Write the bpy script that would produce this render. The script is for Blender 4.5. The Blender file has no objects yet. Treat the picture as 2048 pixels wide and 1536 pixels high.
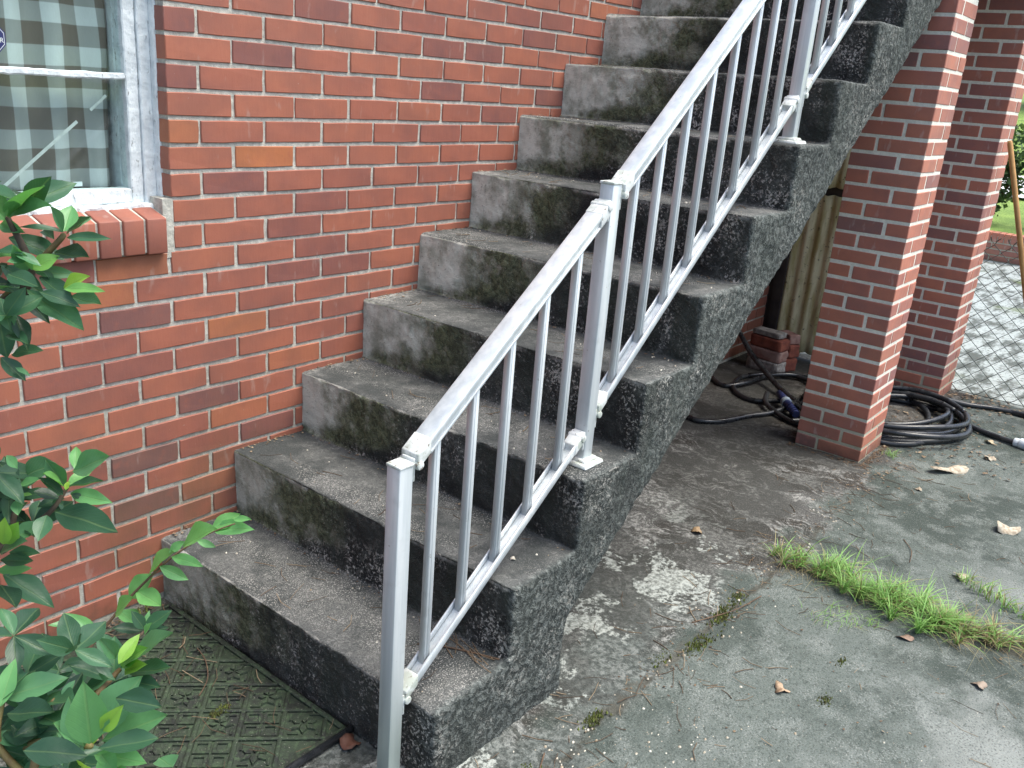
import bpy, bmesh, math, random
import numpy as np
from mathutils import Vector, Matrix, noise
R_ = math.radians
sc = bpy.context.scene
col = sc.collection
# ------------------------------------------------------------------ camera
CAM = Vector((-1.2210, -2.1439, 1.5134))
FW = Vector((0.7533293, 0.57432084, -0.32039123)); RT = Vector((0.6247929, -0.77707173, 0.07611413)); UP = Vector((0.20525303, 0.25751717, 0.94422248))
cd = bpy.data.cameras.new('camera'); cam = bpy.data.objects.new('camera', cd); col.objects.link(cam)
cam.matrix_world = Matrix(((RT.x, UP.x, -FW.x, CAM.x), (RT.y, UP.y, -FW.y, CAM.y), (RT.z, UP.z, -FW.z, CAM.z), (0, 0, 0, 1)))
cd.sensor_width = 36; cd.lens = 1800.5 / 2048 * 36; cd.clip_start = 0.02; cd.clip_end = 600
sc.camera = cam
# ------------------------------------------------------------------ light
SUN_EL, SUN_AZ = 66.0, -58.0      # azimuth of the sun measured from +x towards +y
world = bpy.data.worlds.new('World'); sc.world = world; world.use_nodes = True
wn = world.node_tree; bg = wn.nodes['Background']
sky = wn.nodes.new('ShaderNodeTexSky'); sky.sky_type = 'NISHITA'; sky.sun_disc = False
sky.sun_elevation = R_(SUN_EL); sky.sun_rotation = R_(90 - SUN_AZ)
sky.air_density = 1.0; sky.dust_density = 3.5; sky.ozone_density = 1.0
wn.links.new(sky.outputs[0], bg.inputs[0]); bg.inputs[1].default_value = 0.11
sd = bpy.data.lights.new('sun', 'SUN'); sd.energy = 1.5; sd.angle = R_(40); sd.color = (1.0, 0.985, 0.885)
so = bpy.data.objects.new('sun', sd); col.objects.link(so)
sdir = Vector((math.cos(R_(SUN_EL)) * math.cos(R_(SUN_AZ)), math.cos(R_(SUN_EL)) * math.sin(R_(SUN_AZ)), math.sin(R_(SUN_EL))))
so.rotation_euler = sdir.to_track_quat('Z', 'Y').to_euler(); so.location = (0, 0, 12)
sc.view_settings.view_transform = 'Standard'; sc.view_settings.look = 'None'
sc.view_settings.exposure = 1.48; sc.view_settings.gamma = 1.0; sc.view_settings.use_curve_mapping = False
sc.render.engine = 'CYCLES'
sc.cycles.max_bounces = 6; sc.cycles.diffuse_bounces = 3; sc.cycles.glossy_bounces = 3; sc.cycles.transmission_bounces = 5; sc.cycles.transparent_max_bounces = 6; sc.cycles.caustics_reflective = False; sc.cycles.caustics_refractive = False
# ------------------------------------------------------------------ helpers
random.seed(11); rng = np.random.default_rng(5)
U = random.uniform
def nz(x, y, z, s=1.0): return noise.noise(Vector((x * s, y * s, z * s)))
def tag(o, label=None, cat=None, group=None, kind=None):
    if label: o['label'] = label
    if cat: o['category'] = cat
    if group: o['group'] = group
    if kind: o['kind'] = kind
    return o
def link(o, parent=None):
    col.objects.link(o)
    if parent is not None: o.parent = parent
    return o
def empty(name, loc=(0, 0, 0), label=None, cat=None, group=None):
    o = bpy.data.objects.new(name, None); o.empty_display_size = 0.1; o.location = loc
    link(o); return tag(o, label, cat, group)
def mk(name, me, mat=None, parent=None, loc=None):
    if mat is not None and not me.materials: me.materials.append(mat)
    o = bpy.data.objects.new(name, me); link(o, parent)
    if loc is not None:
        o.location = Vector(loc) - (world_loc(parent) if parent is not None else Vector((0, 0, 0)))
    elif parent is not None:
        o.location = -world_loc(parent)
    return o
def world_loc(p):
    v = Vector(p.location)
    while p.parent is not None:
        p = p.parent; v += Vector(p.location)
    return v
class MB:
    """collects geometry in world coordinates"""
    def __init__(s): s.v = []; s.f = []; s.t = []; s.tint = None
    def add(s, vs, fs, tint=0.5):
        n = len(s.v); s.v += [tuple(v) for v in vs]; s.f += [tuple(i + n for i in f) for f in fs]; s.t += [tint] * len(vs)
    def box(s, a, b, tint=.5):
        (x0, y0, z0), (x1, y1, z1) = a, b
        s.add([(x0, y0, z0), (x1, y0, z0), (x1, y1, z0), (x0, y1, z0), (x0, y0, z1), (x1, y0, z1), (x1, y1, z1), (x0, y1, z1)],
              [(3, 2, 1, 0), (4, 5, 6, 7), (0, 1, 5, 4), (1, 2, 6, 5), (2, 3, 7, 6), (3, 0, 4, 7)], tint)
    def quadbox(s, p, tint=.5):   # 8 points: lower 4 then upper 4
        s.add(p, [(3, 2, 1, 0), (4, 5, 6, 7), (0, 1, 5, 4), (1, 2, 6, 5), (2, 3, 7, 6), (3, 0, 4, 7)], tint)
    def tube(s, pts, r, n=8, tint=.5, caps=True):
        pts = [Vector(p) for p in pts]; rs = r if isinstance(r, (list, tuple)) else [r] * len(pts)
        t = (pts[1] - pts[0]).normalized(); a = t.orthogonal().normalized(); vs = []
        for i, p in enumerate(pts):
            t = (pts[min(i + 1, len(pts) - 1)] - pts[max(i - 1, 0)]).normalized()
            a = (a - t * a.dot(t)).normalized(); b = t.cross(a)
            for k in range(n):
                w = 2 * math.pi * k / n; vs.append(p + (a * math.cos(w) + b * math.sin(w)) * rs[i])
        fs = [(i * n + k, i * n + (k + 1) % n, (i + 1) * n + (k + 1) % n, (i + 1) * n + k) for i in range(len(pts) - 1) for k in range(n)]
        if caps: fs += [tuple(range(n - 1, -1, -1)), tuple((len(pts) - 1) * n + k for k in range(n))]
        s.add(vs, fs, tint)
    def mesh(s, name, smooth=False):
        me = bpy.data.meshes.new(name); me.from_pydata(s.v, [], s.f); me.update()
        a = me.attributes.new('tint', 'FLOAT', 'POINT'); a.data.foreach_set('value', s.t)
        if smooth: me.polygons.foreach_set('use_smooth', [True] * len(me.polygons))
        return me
    def build(s, name, mat, parent=None, smooth=False):
        if parent is None:
            return mk(name, s.mesh(name, smooth), mat)
        return mk(name, s.mesh(name, smooth), mat, parent)
def bevel(o, w, seg=2):
    m = o.modifiers.new('bevel', 'BEVEL'); m.width = w; m.segments = seg; m.limit_method = 'ANGLE'; m.angle_limit = R_(40); m.harden_normals = False
    o.data.polygons.foreach_set('use_smooth', [True] * len(o.data.polygons))
    return o
def catmull(P, n=8, closed=False):
    P = [Vector(p) for p in P]; out = []; N = len(P)
    for i in range(N if closed else N - 1):
        p1, p2 = P[i], P[(i + 1) % N]
        p0 = P[i - 1] if (closed or i > 0) else p1; p3 = P[(i + 2) % N] if (closed or i + 2 < N) else p2
        for k in range(n):
            t = k / n; out.append(0.5 * ((2 * p1) + (p2 - p0) * t + (2 * p0 - 5 * p1 + 4 * p2 - p3) * t * t + (3 * p1 - p0 - 3 * p2 + p3) * t ** 3))
    if not closed: out.append(P[-1])
    return out
# ------------------------------------------------------------------ node helper
class NT:
    def __init__(s, name):
        s.m = bpy.data.materials.new(name); s.m.use_nodes = True; s.t = s.m.node_tree; s.b = s.t.nodes['Principled BSDF']
        s.geo = None
    def n(s, typ, **kw):
        nd = s.t.nodes.new('ShaderNode' + typ)
        for k, v in kw.items(): setattr(nd, k, v)
        return nd
    def put(s, sock, v):
        if v is None: return
        if isinstance(v, bpy.types.NodeSocket): s.t.links.new(v, sock)
        elif isinstance(v, (tuple, list)) and len(v) == 3 and sock.type == 'RGBA': sock.default_value = (*v, 1)
        else: sock.default_value = v
    def pos(s):
        if s.geo is None: s.geo = s.n('NewGeometry')
        return s.geo.outputs['Position']
    def obj(s): return s.n('TexCoord').outputs['Object']
    def sep(s, v):
        x = s.n('SeparateXYZ'); s.put(x.inputs[0], v); return x.outputs
    def comb(s, x, y, z):
        c = s.n('CombineXYZ'); s.put(c.inputs[0], x); s.put(c.inputs[1], y); s.put(c.inputs[2], z); return c.outputs[0]
    def vmul(s, v, k):
        x = s.n('VectorMath', operation='MULTIPLY'); s.put(x.inputs[0], v); s.put(x.inputs[1], k); return x.outputs[0]
    def vadd(s, v, k):
        x = s.n('VectorMath', operation='ADD'); s.put(x.inputs[0], v); s.put(x.inputs[1], k); return x.outputs[0]
    def ma(s, op, a, b=None, c=None, clamp=False):
        x = s.n('Math', operation=op); x.use_clamp = clamp; s.put(x.inputs[0], a); s.put(x.inputs[1], b)
        if c is not None: s.put(x.inputs[2], c)
        return x.outputs[0]
    def noise(s, scale, vec=None, detail=4, rough=.55, dist=0.0, color=False):
        x = s.n('TexNoise'); s.put(x.inputs['Vector'], vec if vec is not None else s.pos()); x.inputs['Scale'].default_value = scale
        x.inputs['Detail'].default_value = detail; x.inputs['Roughness'].default_value = rough; x.inputs['Distortion'].default_value = dist
        return x.outputs[1 if color else 0]
    def vor(s, scale, vec=None, feature='F1', out=0, rnd=1.0):
        x = s.n('TexVoronoi', feature=feature); s.put(x.inputs['Vector'], vec if vec is not None else s.pos()); x.inputs['Scale'].default_value = scale
        x.inputs['Randomness'].default_value = rnd
        return x.outputs[out]
    def ss(s, v, a, b):          # smoothstep a..b -> 0..1
        x = s.n('MapRange', interpolation_type='SMOOTHSTEP'); s.put(x.inputs[0], v); s.put(x.inputs[1], a); s.put(x.inputs[2], b); return x.outputs[0]
    def mix(s, f, a, b, mode='MIX'):
        x = s.n('Mix', data_type='RGBA', blend_type=mode); s.put(x.inputs[0], f); s.put(x.inputs[6], a); s.put(x.inputs[7], b); return x.outputs[2]
    def ramp(s, v, stops, const=False):
        x = s.n('ValToRGB'); s.put(x.inputs[0], v); e = x.color_ramp.elements
        if const: x.color_ramp.interpolation = 'CONSTANT'
        while len(e) < len(stops): e.new(0.5)
        for i, (p, c) in enumerate(stops): e[i].position = p; e[i].color = (*c, 1)
        return x.outputs[0]
    def attr(s, name, out='Fac'): return s.n('Attribute', attribute_name=name).outputs[out]
    def bump(s, h, strength=.5, dist=.005, nrm=None):
        x = s.n('Bump'); s.put(x.inputs['Height'], h); x.inputs['Strength'].default_value = strength; x.inputs['Distance'].default_value = dist
        if nrm is not None: s.put(x.inputs['Normal'], nrm)
        return x.outputs[0]
    def fin(s, color=None, rough=None, normal=None, **kw):
        s.put(s.b.inputs['Base Color'], color); s.put(s.b.inputs['Roughness'], rough); s.put(s.b.inputs['Normal'], normal)
        for k, v in kw.items(): s.put(s.b.inputs[k.replace('_', ' ')], v)
        return s.m
M = {}
# brick : tint 0..1 chooses the firing colour
def brick_mat(name, shift=(1, 1, 1), moss=True):
    k = NT(name); t = k.attr('tint')
    c = k.ramp(t, [(0.0, (.165, .092, .070)), (.10, (.205, .088, .072)), (.2, (.240, .090, .070)), (.34, (.270, .095, .068)), (.55, (.335, .112, .070)), (.80, (.362, .124, .072)), (.92, (.375, .132, .064)), (1.0, (.425, .145, .058))])
    n1 = k.noise(9, detail=3); n2 = k.noise(220, detail=3); n3 = k.noise(38, detail=5)
    c = k.mix(k.ss(n1, .35, .7), c, k.mix(1.0, c, (.80, .86, .96), 'MULTIPLY'))
    c = k.mix(k.ma('MULTIPLY', k.ss(n3, .50, .72), .35), c, (.32, .10, .065))
    c = k.mix(k.ma('MULTIPLY', k.ss(n2, .60, .75), .22), c, (.06, .03, .025))
    c = k.mix(k.ma('MULTIPLY', k.ss(k.noise(3.3, detail=4), .50, .66), .32), c, (.20, .088, .068)); c = k.mix(k.ma('MULTIPLY', k.ss(k.noise(26, vec=k.vmul(k.pos(), (1, 1, .35)), detail=3), .62, .72), .22), c, (.46, .40, .35))
    c = k.mix(1.0, c, shift, 'MULTIPLY')
    p = k.sep(k.pos())
    if moss:
        # algae low on the wall beside the bottom steps, and grime at the foot
        mz = k.ma('MULTIPLY', k.ss(p[2], .75, .1), k.ma('MULTIPLY', k.ss(p[0], -.9, .1), k.ma('ADD', .35, k.ma('MULTIPLY', k.ss(p[0], 1.5, 1.0), .65))))
        mg = k.ma('MULTIPLY', mz, k.ss(k.noise(3.2, detail=5), .36, .66))
        c = k.mix(k.ma('MULTIPLY', mg, .62), c, (.085, .072, .030))
        ft = k.ma('MULTIPLY', k.ss(k.ma('ADD', p[2], k.ma('MULTIPLY', n3, .12)), .16, .03), .6)
        c = k.mix(ft, c, (.060, .045, .030))
    sp = k.ma('MULTIPLY', k.ss(k.noise(120, detail=2), .73, .78), .55)
    c = k.mix(sp, c, (.40, .34, .29))
    wv = k.noise(60, vec=k.vmul(k.pos(), (1, 1, .18)), detail=4)
    nb = k.bump(k.ma('ADD', k.ma('MULTIPLY', n2, .35), wv), .35, .0022)
    return k.fin(c, k.ma('ADD', .50, k.ma('MULTIPLY', n3, .25)), nb)
M['brick'] = brick_mat('brick')
M['brick_pillar'] = brick_mat('pillar_brick', (1.42, 1.55, 1.66))
def mortar_mat(name, base, moss):
    k = NT(name); n = k.noise(60, detail=6, rough=.7); g = k.noise(350, detail=3)
    c = k.mix(k.ss(n, .35, .7), tuple(x * (.66 if moss else .84) for x in base), base); c = k.mix(k.ma('MULTIPLY', k.ss(g, .60, .72), .4), c, (.18, .17, .15))
    p = k.sep(k.pos())
    if not moss: c = k.mix(k.ma('MULTIPLY', k.ss(p[2], .38, .02), .75), c, (.30, .27, .15))
    if moss:
        mz = k.ma('MULTIPLY', k.ss(p[2], .95, .15), k.ss(k.noise(4, detail=4), .30, .62))
        c = k.mix(k.ma('MULTIPLY', mz, .6), c, (.17, .155, .09))
    nb = k.bump(k.ma('ADD', n, k.ma('MULTIPLY', g, .5)), .8, .004)
    return k.fin(c, .92, nb)
M['mortar'] = mortar_mat('mortar', (.60, .59, .52), True)
M['mortar_pillar'] = mortar_mat('pillar_mortar', (.90, .875, .76), False)
# weathered cast concrete of the stairs
def stair_mat():
    k = NT('weathered_concrete'); p = k.sep(k.pos()); nrm = k.sep(k.geo.outputs['Normal'])
    big = k.noise(2.3, detail=4); mid = k.noise(11, detail=4, rough=.65)
    ag = k.noise(62, detail=3, rough=.7, dist=.6); sp = k.noise(120, detail=2, rough=.7); fine = k.noise(270, detail=2, rough=.7)
    big2 = k.noise(4.5, detail=4, dist=.5)
    dark = k.mix(k.ss(big2, .36, .62), (.018, .019, .018), (.050, .054, .049))
    drip = k.noise(10, vec=k.vmul(k.pos(), (1, 1, .16)), detail=3, rough=.6)
    cov = k.ma('MULTIPLY', k.ma('ADD', .08, k.ma('MULTIPLY', k.ss(k.noise(3.4, detail=4, dist=.5), .42, .58), .92)), k.ma('ADD', .45, k.ma('MULTIPLY', k.ss(drip, .40, .58), .55)))
    c = k.mix(k.ma('MULTIPLY', k.ss(ag, .49, .60), k.ma('MULTIPLY', cov, .55)), dark, (.155, .160, .148))
    c = k.mix(k.ma('MULTIPLY', k.ss(k.ma('ADD', k.ma('MULTIPLY', sp, .6), k.ma('MULTIPLY', mid, .4)), .535, .60), cov), c, (.46, .44, .40))
    hor = k.ss(nrm[2], .45, .9); vert = k.ma('SUBTRACT', 1.0, hor)
    tp = k.ss(k.ma('ADD', k.ma('MULTIPLY', big2, .5), k.ma('MULTIPLY', mid, .5)), .43, .60)
    tread = k.mix(tp, (.044, .050, .050), (.098, .103, .101)); tread = k.mix(k.ma('MULTIPLY', k.ss(ag, .52, .62), k.ma('MULTIPLY', tp, .45)), tread, (.24, .24, .23))
    tread = k.mix(k.ma('MULTIPLY', k.ss(fine, .55, .64), k.ma('ADD', .10, k.ma('MULTIPLY', k.ss(k.noise(3.6, vec=k.vmul(k.pos(), (1.6, .7, 1)), detail=4), .46, .60), .85))), tread, (.34, .335, .315))
    tread = k.mix(k.ma('MULTIPLY', k.ss(fine, .45, .38), .6), tread, (.022, .024, .023))
    c = k.mix(hor, c, tread)
    zr = k.ma('FRACT', k.ma('DIVIDE', k.ma('ADD', p[2], .004), .1983)); zs = k.ma('FLOOR', k.ma('DIVIDE', k.ma('ADD', p[2], .004), .1983))
    vary = k.noise(1.0, vec=k.comb(k.ma('MULTIPLY', zs, 3.37), 0.0, 0.0), detail=1)
    q = k.ma('ADD', k.ma('ADD', p[1], k.ma('MULTIPLY', k.ma('SUBTRACT', big2, .5), .42)), k.ma('MULTIPLY', k.ma('SUBTRACT', mid, .5), .20))
    q = k.ma('ADD', q, k.ma('MULTIPLY', k.ma('SUBTRACT', vary, .5), .35))
    q = k.ma('SUBTRACT', q, k.ma('MULTIPLY', k.ss(zr, .42, .06), .20))
    green = k.ma('MULTIPLY', k.ss(q, -.58, -.34), .80)
    c = k.mix(k.ma('MULTIPLY', k.ma('MULTIPLY', k.ss(drip, .52, .40), vert), .55), c, k.mix(big2, (.016, .020, .017), (.050, .060, .046)))
    gcol = k.mix(k.ss(ag, .36, .62), (.060, .070, .036), (.165, .185, .100))
    gcol = k.mix(k.ma('MULTIPLY', k.ss(mid, .48, .60), .6), gcol, (.31, .31, .245))
    c = k.mix(k.ma('MULTIPLY', green, vert), c, gcol)
    pale = k.mix(k.ss(mid, .34, .62), (.30, .32, .26), (.62, .645, .56)); pale = k.mix(k.ma('MULTIPLY', k.ss(sp, .62, .70), .6), pale, (.09, .09, .075))
    lowstep = k.ss(p[2], .0, .75)
    pm = k.ma('MULTIPLY', k.ma('MULTIPLY', k.ss(q, -.34, -.13), k.ma('ADD', .55, k.ma('MULTIPLY', lowstep, .45))), vert)
    c = k.mix(pm, c, pale)
    c = k.mix(k.ma('MULTIPLY', k.ma('MULTIPLY', k.ss(q, -.26, -.04), hor), .7), c, k.mix(k.ss(ag, .42, .58), (.15, .155, .145), (.45, .45, .42)))
    zn = k.ss(k.ma('ABSOLUTE', k.ma('SUBTRACT', zr, 0.985)), .05, .0)
    side = k.ss(p[1], -1.055, -1.075)
    c = k.mix(k.ma('MULTIPLY', k.ma('MULTIPLY', k.ma('MULTIPLY', zn, k.ma('SUBTRACT', 1.0, side)), k.ss(mid, .42, .58)), .6), c, (.36, .355, .33))
    c = k.mix(k.ma('MULTIPLY', side, k.ma('ADD', .25, k.ma('MULTIPLY', k.ss(big, .30, .6), .4))), c, k.mix(k.ss(ag, .42, .62), (.034, .042, .040), (.165, .185, .175)))
    h = k.ma('ADD', ag, k.ma('ADD', k.ma('MULTIPLY', fine, .35), k.ma('MULTIPLY', sp, .45)))
    amt = k.ma('SUBTRACT', 1.0, k.ma('MULTIPLY', k.ma('MAXIMUM', hor, pm), .70))
    b = k.n('Bump'); b.inputs['Distance'].default_value = .010; k.put(b.inputs['Height'], h); k.put(b.inputs['Strength'], amt)
    return k.fin(c, .88, b.outputs[0], Specular_IOR_Level=.35)
M['stairs'] = stair_mat()
# ground : near slab, stained apron, pale yard beyond the fence
def ground_mat():
    k = NT('ground_concrete'); p = k.sep(k.pos())
    big = k.noise(1.7, detail=5, rough=.6); mid = k.noise(9, detail=4, rough=.65); fine = k.noise(190, detail=2, rough=.7); gr = k.noise(60, detail=4, rough=.7)
    grit = k.noise(360, detail=1)
    wob = k.noise(6, detail=2, color=True)
    dr = k.mix(k.ss(big, .40, .60), (.043, .057, .049), (.115, .136, .124))
    dr = k.mix(k.ma('MULTIPLY', k.ss(mid, .46, .66), .65), dr, (.175, .195, .182))
    dr = k.mix(k.ma('MULTIPLY', k.ss(gr, .47, .38), .55), dr, (.038, .050, .043))
    dr = k.mix(k.ma('MULTIPLY', k.ss(p[1], -1.6, -2.1), k.ma('MULTIPLY', k.ss(k.noise(3.2, detail=5), .45, .60), .75)), dr, (.27, .29, .275))
    dr = k.mix(k.ma('MULTIPLY', k.ss(fine, .56, .66), k.ma('ADD', .15, k.ma('MULTIPLY', k.ss(mid, .42, .62), .55))), dr, (.27, .295, .28)); dr = k.mix(k.ma('MULTIPLY', k.ss(fine, .44, .37), .6), dr, (.026, .032, .028))
    dr = k.mix(k.ma('MULTIPLY', k.ss(grit, .70, .75), .7), dr, (.48, .46, .40))
    w = k.vadd(k.pos(), k.vmul(wob, (.25, .25, 0))); wv = k.vmul(w, (1.0, .42, 1))
    fl = k.ma('ADD', k.ma('MULTIPLY', k.noise(30, vec=wv, detail=4, rough=.72), .55), k.ma('MULTIPLY', k.noise(6.5, vec=wv, detail=4, rough=.6), .45))
    ap = k.mix(k.ss(k.noise(2.6, detail=5, dist=.4), .42, .56), (.028, .025, .021), (.074, .074, .070))
    ap = k.mix(k.ss(fl, .485, .545), ap, k.mix(k.ss(gr, .4, .62), (.096, .098, .093), (.31, .31, .295)))
    ap = k.mix(k.ma('MULTIPLY', k.ss(fine, .56, .64), .4), ap, (.36, .35, .32)); ap = k.mix(k.ma('MULTIPLY', k.ss(fine, .44, .37), .5), ap, (.02, .019, .017))
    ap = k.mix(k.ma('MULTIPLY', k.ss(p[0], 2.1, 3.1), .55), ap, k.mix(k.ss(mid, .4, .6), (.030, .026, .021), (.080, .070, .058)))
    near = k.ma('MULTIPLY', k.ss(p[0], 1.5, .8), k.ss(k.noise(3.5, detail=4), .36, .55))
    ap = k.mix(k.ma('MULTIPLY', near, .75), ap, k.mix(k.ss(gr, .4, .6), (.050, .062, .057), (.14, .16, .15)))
    dm = k.ss(k.ma('ADD', k.noise(2.0, vec=w, detail=5), k.ma('MULTIPLY', k.ss(p[1], -1.22, -.95), .10)), .50, .60); ap = k.mix(k.ma('MULTIPLY', dm, .62), ap, k.mix(gr, (.016, .017, .015), (.070, .072, .066)))
    pw = k.ss(k.ma('ADD', k.ma('MULTIPLY', k.noise(4.2, vec=w, detail=5, rough=.66), .8), k.ma('MULTIPLY', gr, .2)), .53, .575)
    ap = k.mix(k.ma('MULTIPLY', k.ma('MULTIPLY', pw, k.ss(p[0], 1.9, 1.3)), .80), ap, k.mix(k.ss(gr, .4, .60), (.17, .185, .17), (.43, .46, .43)))
    edge = k.ma('ADD', p[1], k.ma('MULTIPLY', k.ma('SUBTRACT', k.noise(3.4, detail=4), .5), .85))
    f = k.ss(edge, -1.30, -1.15)
    c = k.mix(f, dr, ap)
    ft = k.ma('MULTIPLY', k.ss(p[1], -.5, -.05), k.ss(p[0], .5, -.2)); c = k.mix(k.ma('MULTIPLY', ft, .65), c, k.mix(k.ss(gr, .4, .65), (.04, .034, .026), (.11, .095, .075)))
    jx = k.ma('ABSOLUTE', k.ma('SUBTRACT', k.ma('ADD', p[0], k.ma('MULTIPLY', k.ma('SUBTRACT', mid, .5), .05)), 1.60))
    j1 = k.ma('MULTIPLY', k.ss(jx, .050, .008), k.ss(p[1], -1.18, -1.24))
    jy = k.ma('ABSOLUTE', k.ma('SUBTRACT', k.ma('ADD', p[1], k.ma('MULTIPLY', k.ma('SUBTRACT', k.noise(4, detail=3), .5), .12)), -1.235))
    j2 = k.ma('MULTIPLY', k.ss(jy, .018, .003), k.ma('MULTIPLY', k.ss(p[0], .0, .15), k.ma('MULTIPLY', k.ss(p[0], 2.5, 1.7), k.ss(mid, .42, .55))))
    c = k.mix(k.ma('MULTIPLY', k.ma('MAXIMUM', j1, j2), .75), c, k.mix(gr, (.030, .028, .020), (.085, .078, .060)))
    yd = k.mix(k.ss(k.noise(5, vec=k.vmul(k.pos(), (.7, 1.6, 1)), detail=5, rough=.7), .40, .56), (.085, .098, .090), (.36, .40, .39))
    yd = k.mix(k.ma('MULTIPLY', k.ss(k.noise(34, detail=4, rough=.75), .53, .60), .8), yd, (.085, .08, .065))
    yd = k.mix(k.ss(k.noise(1.2, detail=3), .60, .72), yd, (.09, .12, .04))
    c = k.mix(k.ss(k.ma('ADD', p[0], k.ma('MULTIPLY', mid, .2)), 4.36, 4.46), c, yd)
    c = k.mix(k.ss(p[0], 10.05, 10.15), c, k.mix(mid, (.09, .15, .03), (.16, .24, .05)))
    h = k.ma('ADD', k.ma('MULTIPLY', fine, .7), k.ma('ADD', gr, k.ma('MULTIPLY', fl, k.ma('MULTIPLY', f, 1.4))))
    return k.fin(c, k.ma('ADD', .72, k.ma('MULTIPLY', mid, .3)), k.bump(h, .9, .005), Specular_IOR_Level=.35)
M['ground'] = ground_mat()
def rail_mat():
    k = NT('white_painted_aluminium'); p = k.sep(k.pos())
    st = k.noise(40, vec=k.vmul(k.obj(), (1, 1, .06)), detail=4); n = k.noise(18, detail=4)
    c = k.mix(k.ss(st, .35, .7), (.55, .60, .63), (.72, .76, .78)); c = k.mix(k.ma('MULTIPLY', k.ss(n, .55, .75), .35), c, (.42, .45, .45))
    c = k.mix(k.ma('MULTIPLY', k.ma('MULTIPLY', k.ss(p[2], .42, .05), k.ss(p[0], .02, 0)), .62), c, (.28, .37, .31))
    d = k.ma('MULTIPLY', k.ss(k.noise(75, detail=3), .71, .75), .5); c = k.mix(d, c, (.20, .18, .15))
    return k.fin(c, k.ma('ADD', .30, k.ma('MULTIPLY', n, .2)), k.bump(k.noise(140, detail=3), .12, .001), Metallic=.35)
M['rail'] = rail_mat()
k = NT('chalky_white_cast_fitting'); n = k.noise(30, detail=4)
ru = k.ma('MULTIPLY', k.ss(k.noise(90, detail=4), .62, .68), .8)
M['cast'] = k.fin(k.mix(ru, k.mix(k.ss(n, .42, .62), (.66, .69, .68), (.42, .46, .41)), (.13, .085, .05)), .6, k.bump(k.noise(120), .3, .001))
def paint_mat():
    k = NT('peeling_white_paint'); n = k.noise(28, detail=6, rough=.7); cr = k.noise(95, vec=k.vmul(k.pos(), (1, 1, .35)), detail=5, rough=.7)
    c = k.mix(k.ss(n, .35, .65), (.62, .68, .70), (.80, .86, .87)); c = k.mix(k.ma('MULTIPLY', k.ss(cr, .60, .68), .85), c, (.20, .215, .205))
    return k.fin(c, .62, k.bump(k.ma('ADD', n, cr), .9, .004))
M['paint'] = paint_mat()
k = NT('window_glass'); fr = k.n('Fresnel'); fr.inputs[0].default_value = 1.5; tp = k.n('BsdfTransparent'); tp.inputs[0].default_value = (.93, .98, .97, 1); gl = k.n('BsdfGlossy'); gl.inputs['Roughness'].default_value = .03; mx = k.n('MixShader')
k.put(mx.inputs[0], k.ma('MULTIPLY', fr.outputs[0], k.ma('SUBTRACT', 1.0, k.n('NewGeometry').outputs['Backfacing']))); k.t.links.new(tp.outputs[0], mx.inputs[1]); k.t.links.new(gl.outputs[0], mx.inputs[2]); k.t.links.new(mx.outputs[0], k.t.nodes['Material Output'].inputs[0]); M['glass'] = k.m
def curtain_mat():
    k = NT('gingham_cloth'); p = k.sep(k.obj()); wv = k.noise(3.5, detail=2)
    def band(v, per, off):
        fr = k.ma('FRACT', k.ma('DIVIDE', k.ma('ADD', v, off), per)); return k.ma('MULTIPLY', k.ss(fr, .0, .03), k.ss(fr, .50, .47))
    hb = band(k.ma('ADD', p[2], k.ma('MULTIPLY', wv, .014)), .0965, .0800); vb = band(k.ma('ADD', p[0], k.ma('MULTIPLY', wv, .016)), .088, .048)
    s = k.ma('ADD', hb, vb)
    c = k.ramp(k.ma('MULTIPLY', s, .5), [(0, (.135, .115, .098)), (.5, (.29, .305, .295)), (1, (.56, .60, .60))])
    th = k.noise(420, vec=k.vmul(k.pos(), (1, 1, .2)), detail=2); c = k.mix(k.ma('MULTIPLY', th, .35), c, k.mix(1.0, c, (.65, .65, .65), 'MULTIPLY'))
    return k.fin(c, .95, k.bump(th, .3, .001))
M['curtain'] = curtain_mat()
def simple(name, c0, c1, scale=20, rough=.7, bump=.3, dist=.002, detail=4, lo=.35, hi=.65, **kw):
    k = NT(name); n = k.noise(scale, detail=detail, rough=.6)
    M[name] = k.fin(k.mix(k.ss(n, lo, hi), c0, c1), k.ma('ADD', rough, k.ma('MULTIPLY', k.ss(n, .4, .6), .18)), k.bump(k.noise(scale * 4, detail=3), bump, dist), **kw); return M[name]
simple('hose_rubber', (.014, .016, .019), (.028, .031, .035), 15, .21, .15, .001)
simple('blue_plastic', (.008, .014, .060), (.014, .024, .10), 20, .4)
simple('grey_plastic', (.20, .26, .33), (.30, .36, .42), 20, .4)
simple('pale_plastic', (.52, .58, .64), (.62, .67, .70), 30, .45)
simple('broom_wood', (.36, .19, .065), (.52, .29, .105), 9, .55)
simple('dark_wood', (.018, .013, .011), (.045, .034, .028), 14, .8)
simple('dark_metal', (.010, .011, .012), (.03, .03, .03), 30, .5)
simple('wire_metal', (.022, .030, .027), (.060, .075, .068), 40, .55, .2, .001, Metallic=.4)
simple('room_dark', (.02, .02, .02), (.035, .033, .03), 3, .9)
simple('pebble', (.26, .20, .13), (.60, .58, .50), 40, .7)
simple('twig', (.075, .045, .028), (.16, .10, .062), 12, .85)
simple('old_mortar', (.20, .19, .175), (.42, .40, .37), 40, .95, .9, .006)
simple('bark', (.07, .05, .035), (.15, .11, .07), 25, .85, .6, .003)
simple('slab_underside', (.10, .095, .09), (.17, .165, .155), 6, .9)
simple('sticker_navy', (.010, .014, .085), (.014, .02, .11), 10, .35)
simple('sticker_white', (.62, .66, .68), (.7, .74, .75), 10, .5)
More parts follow.
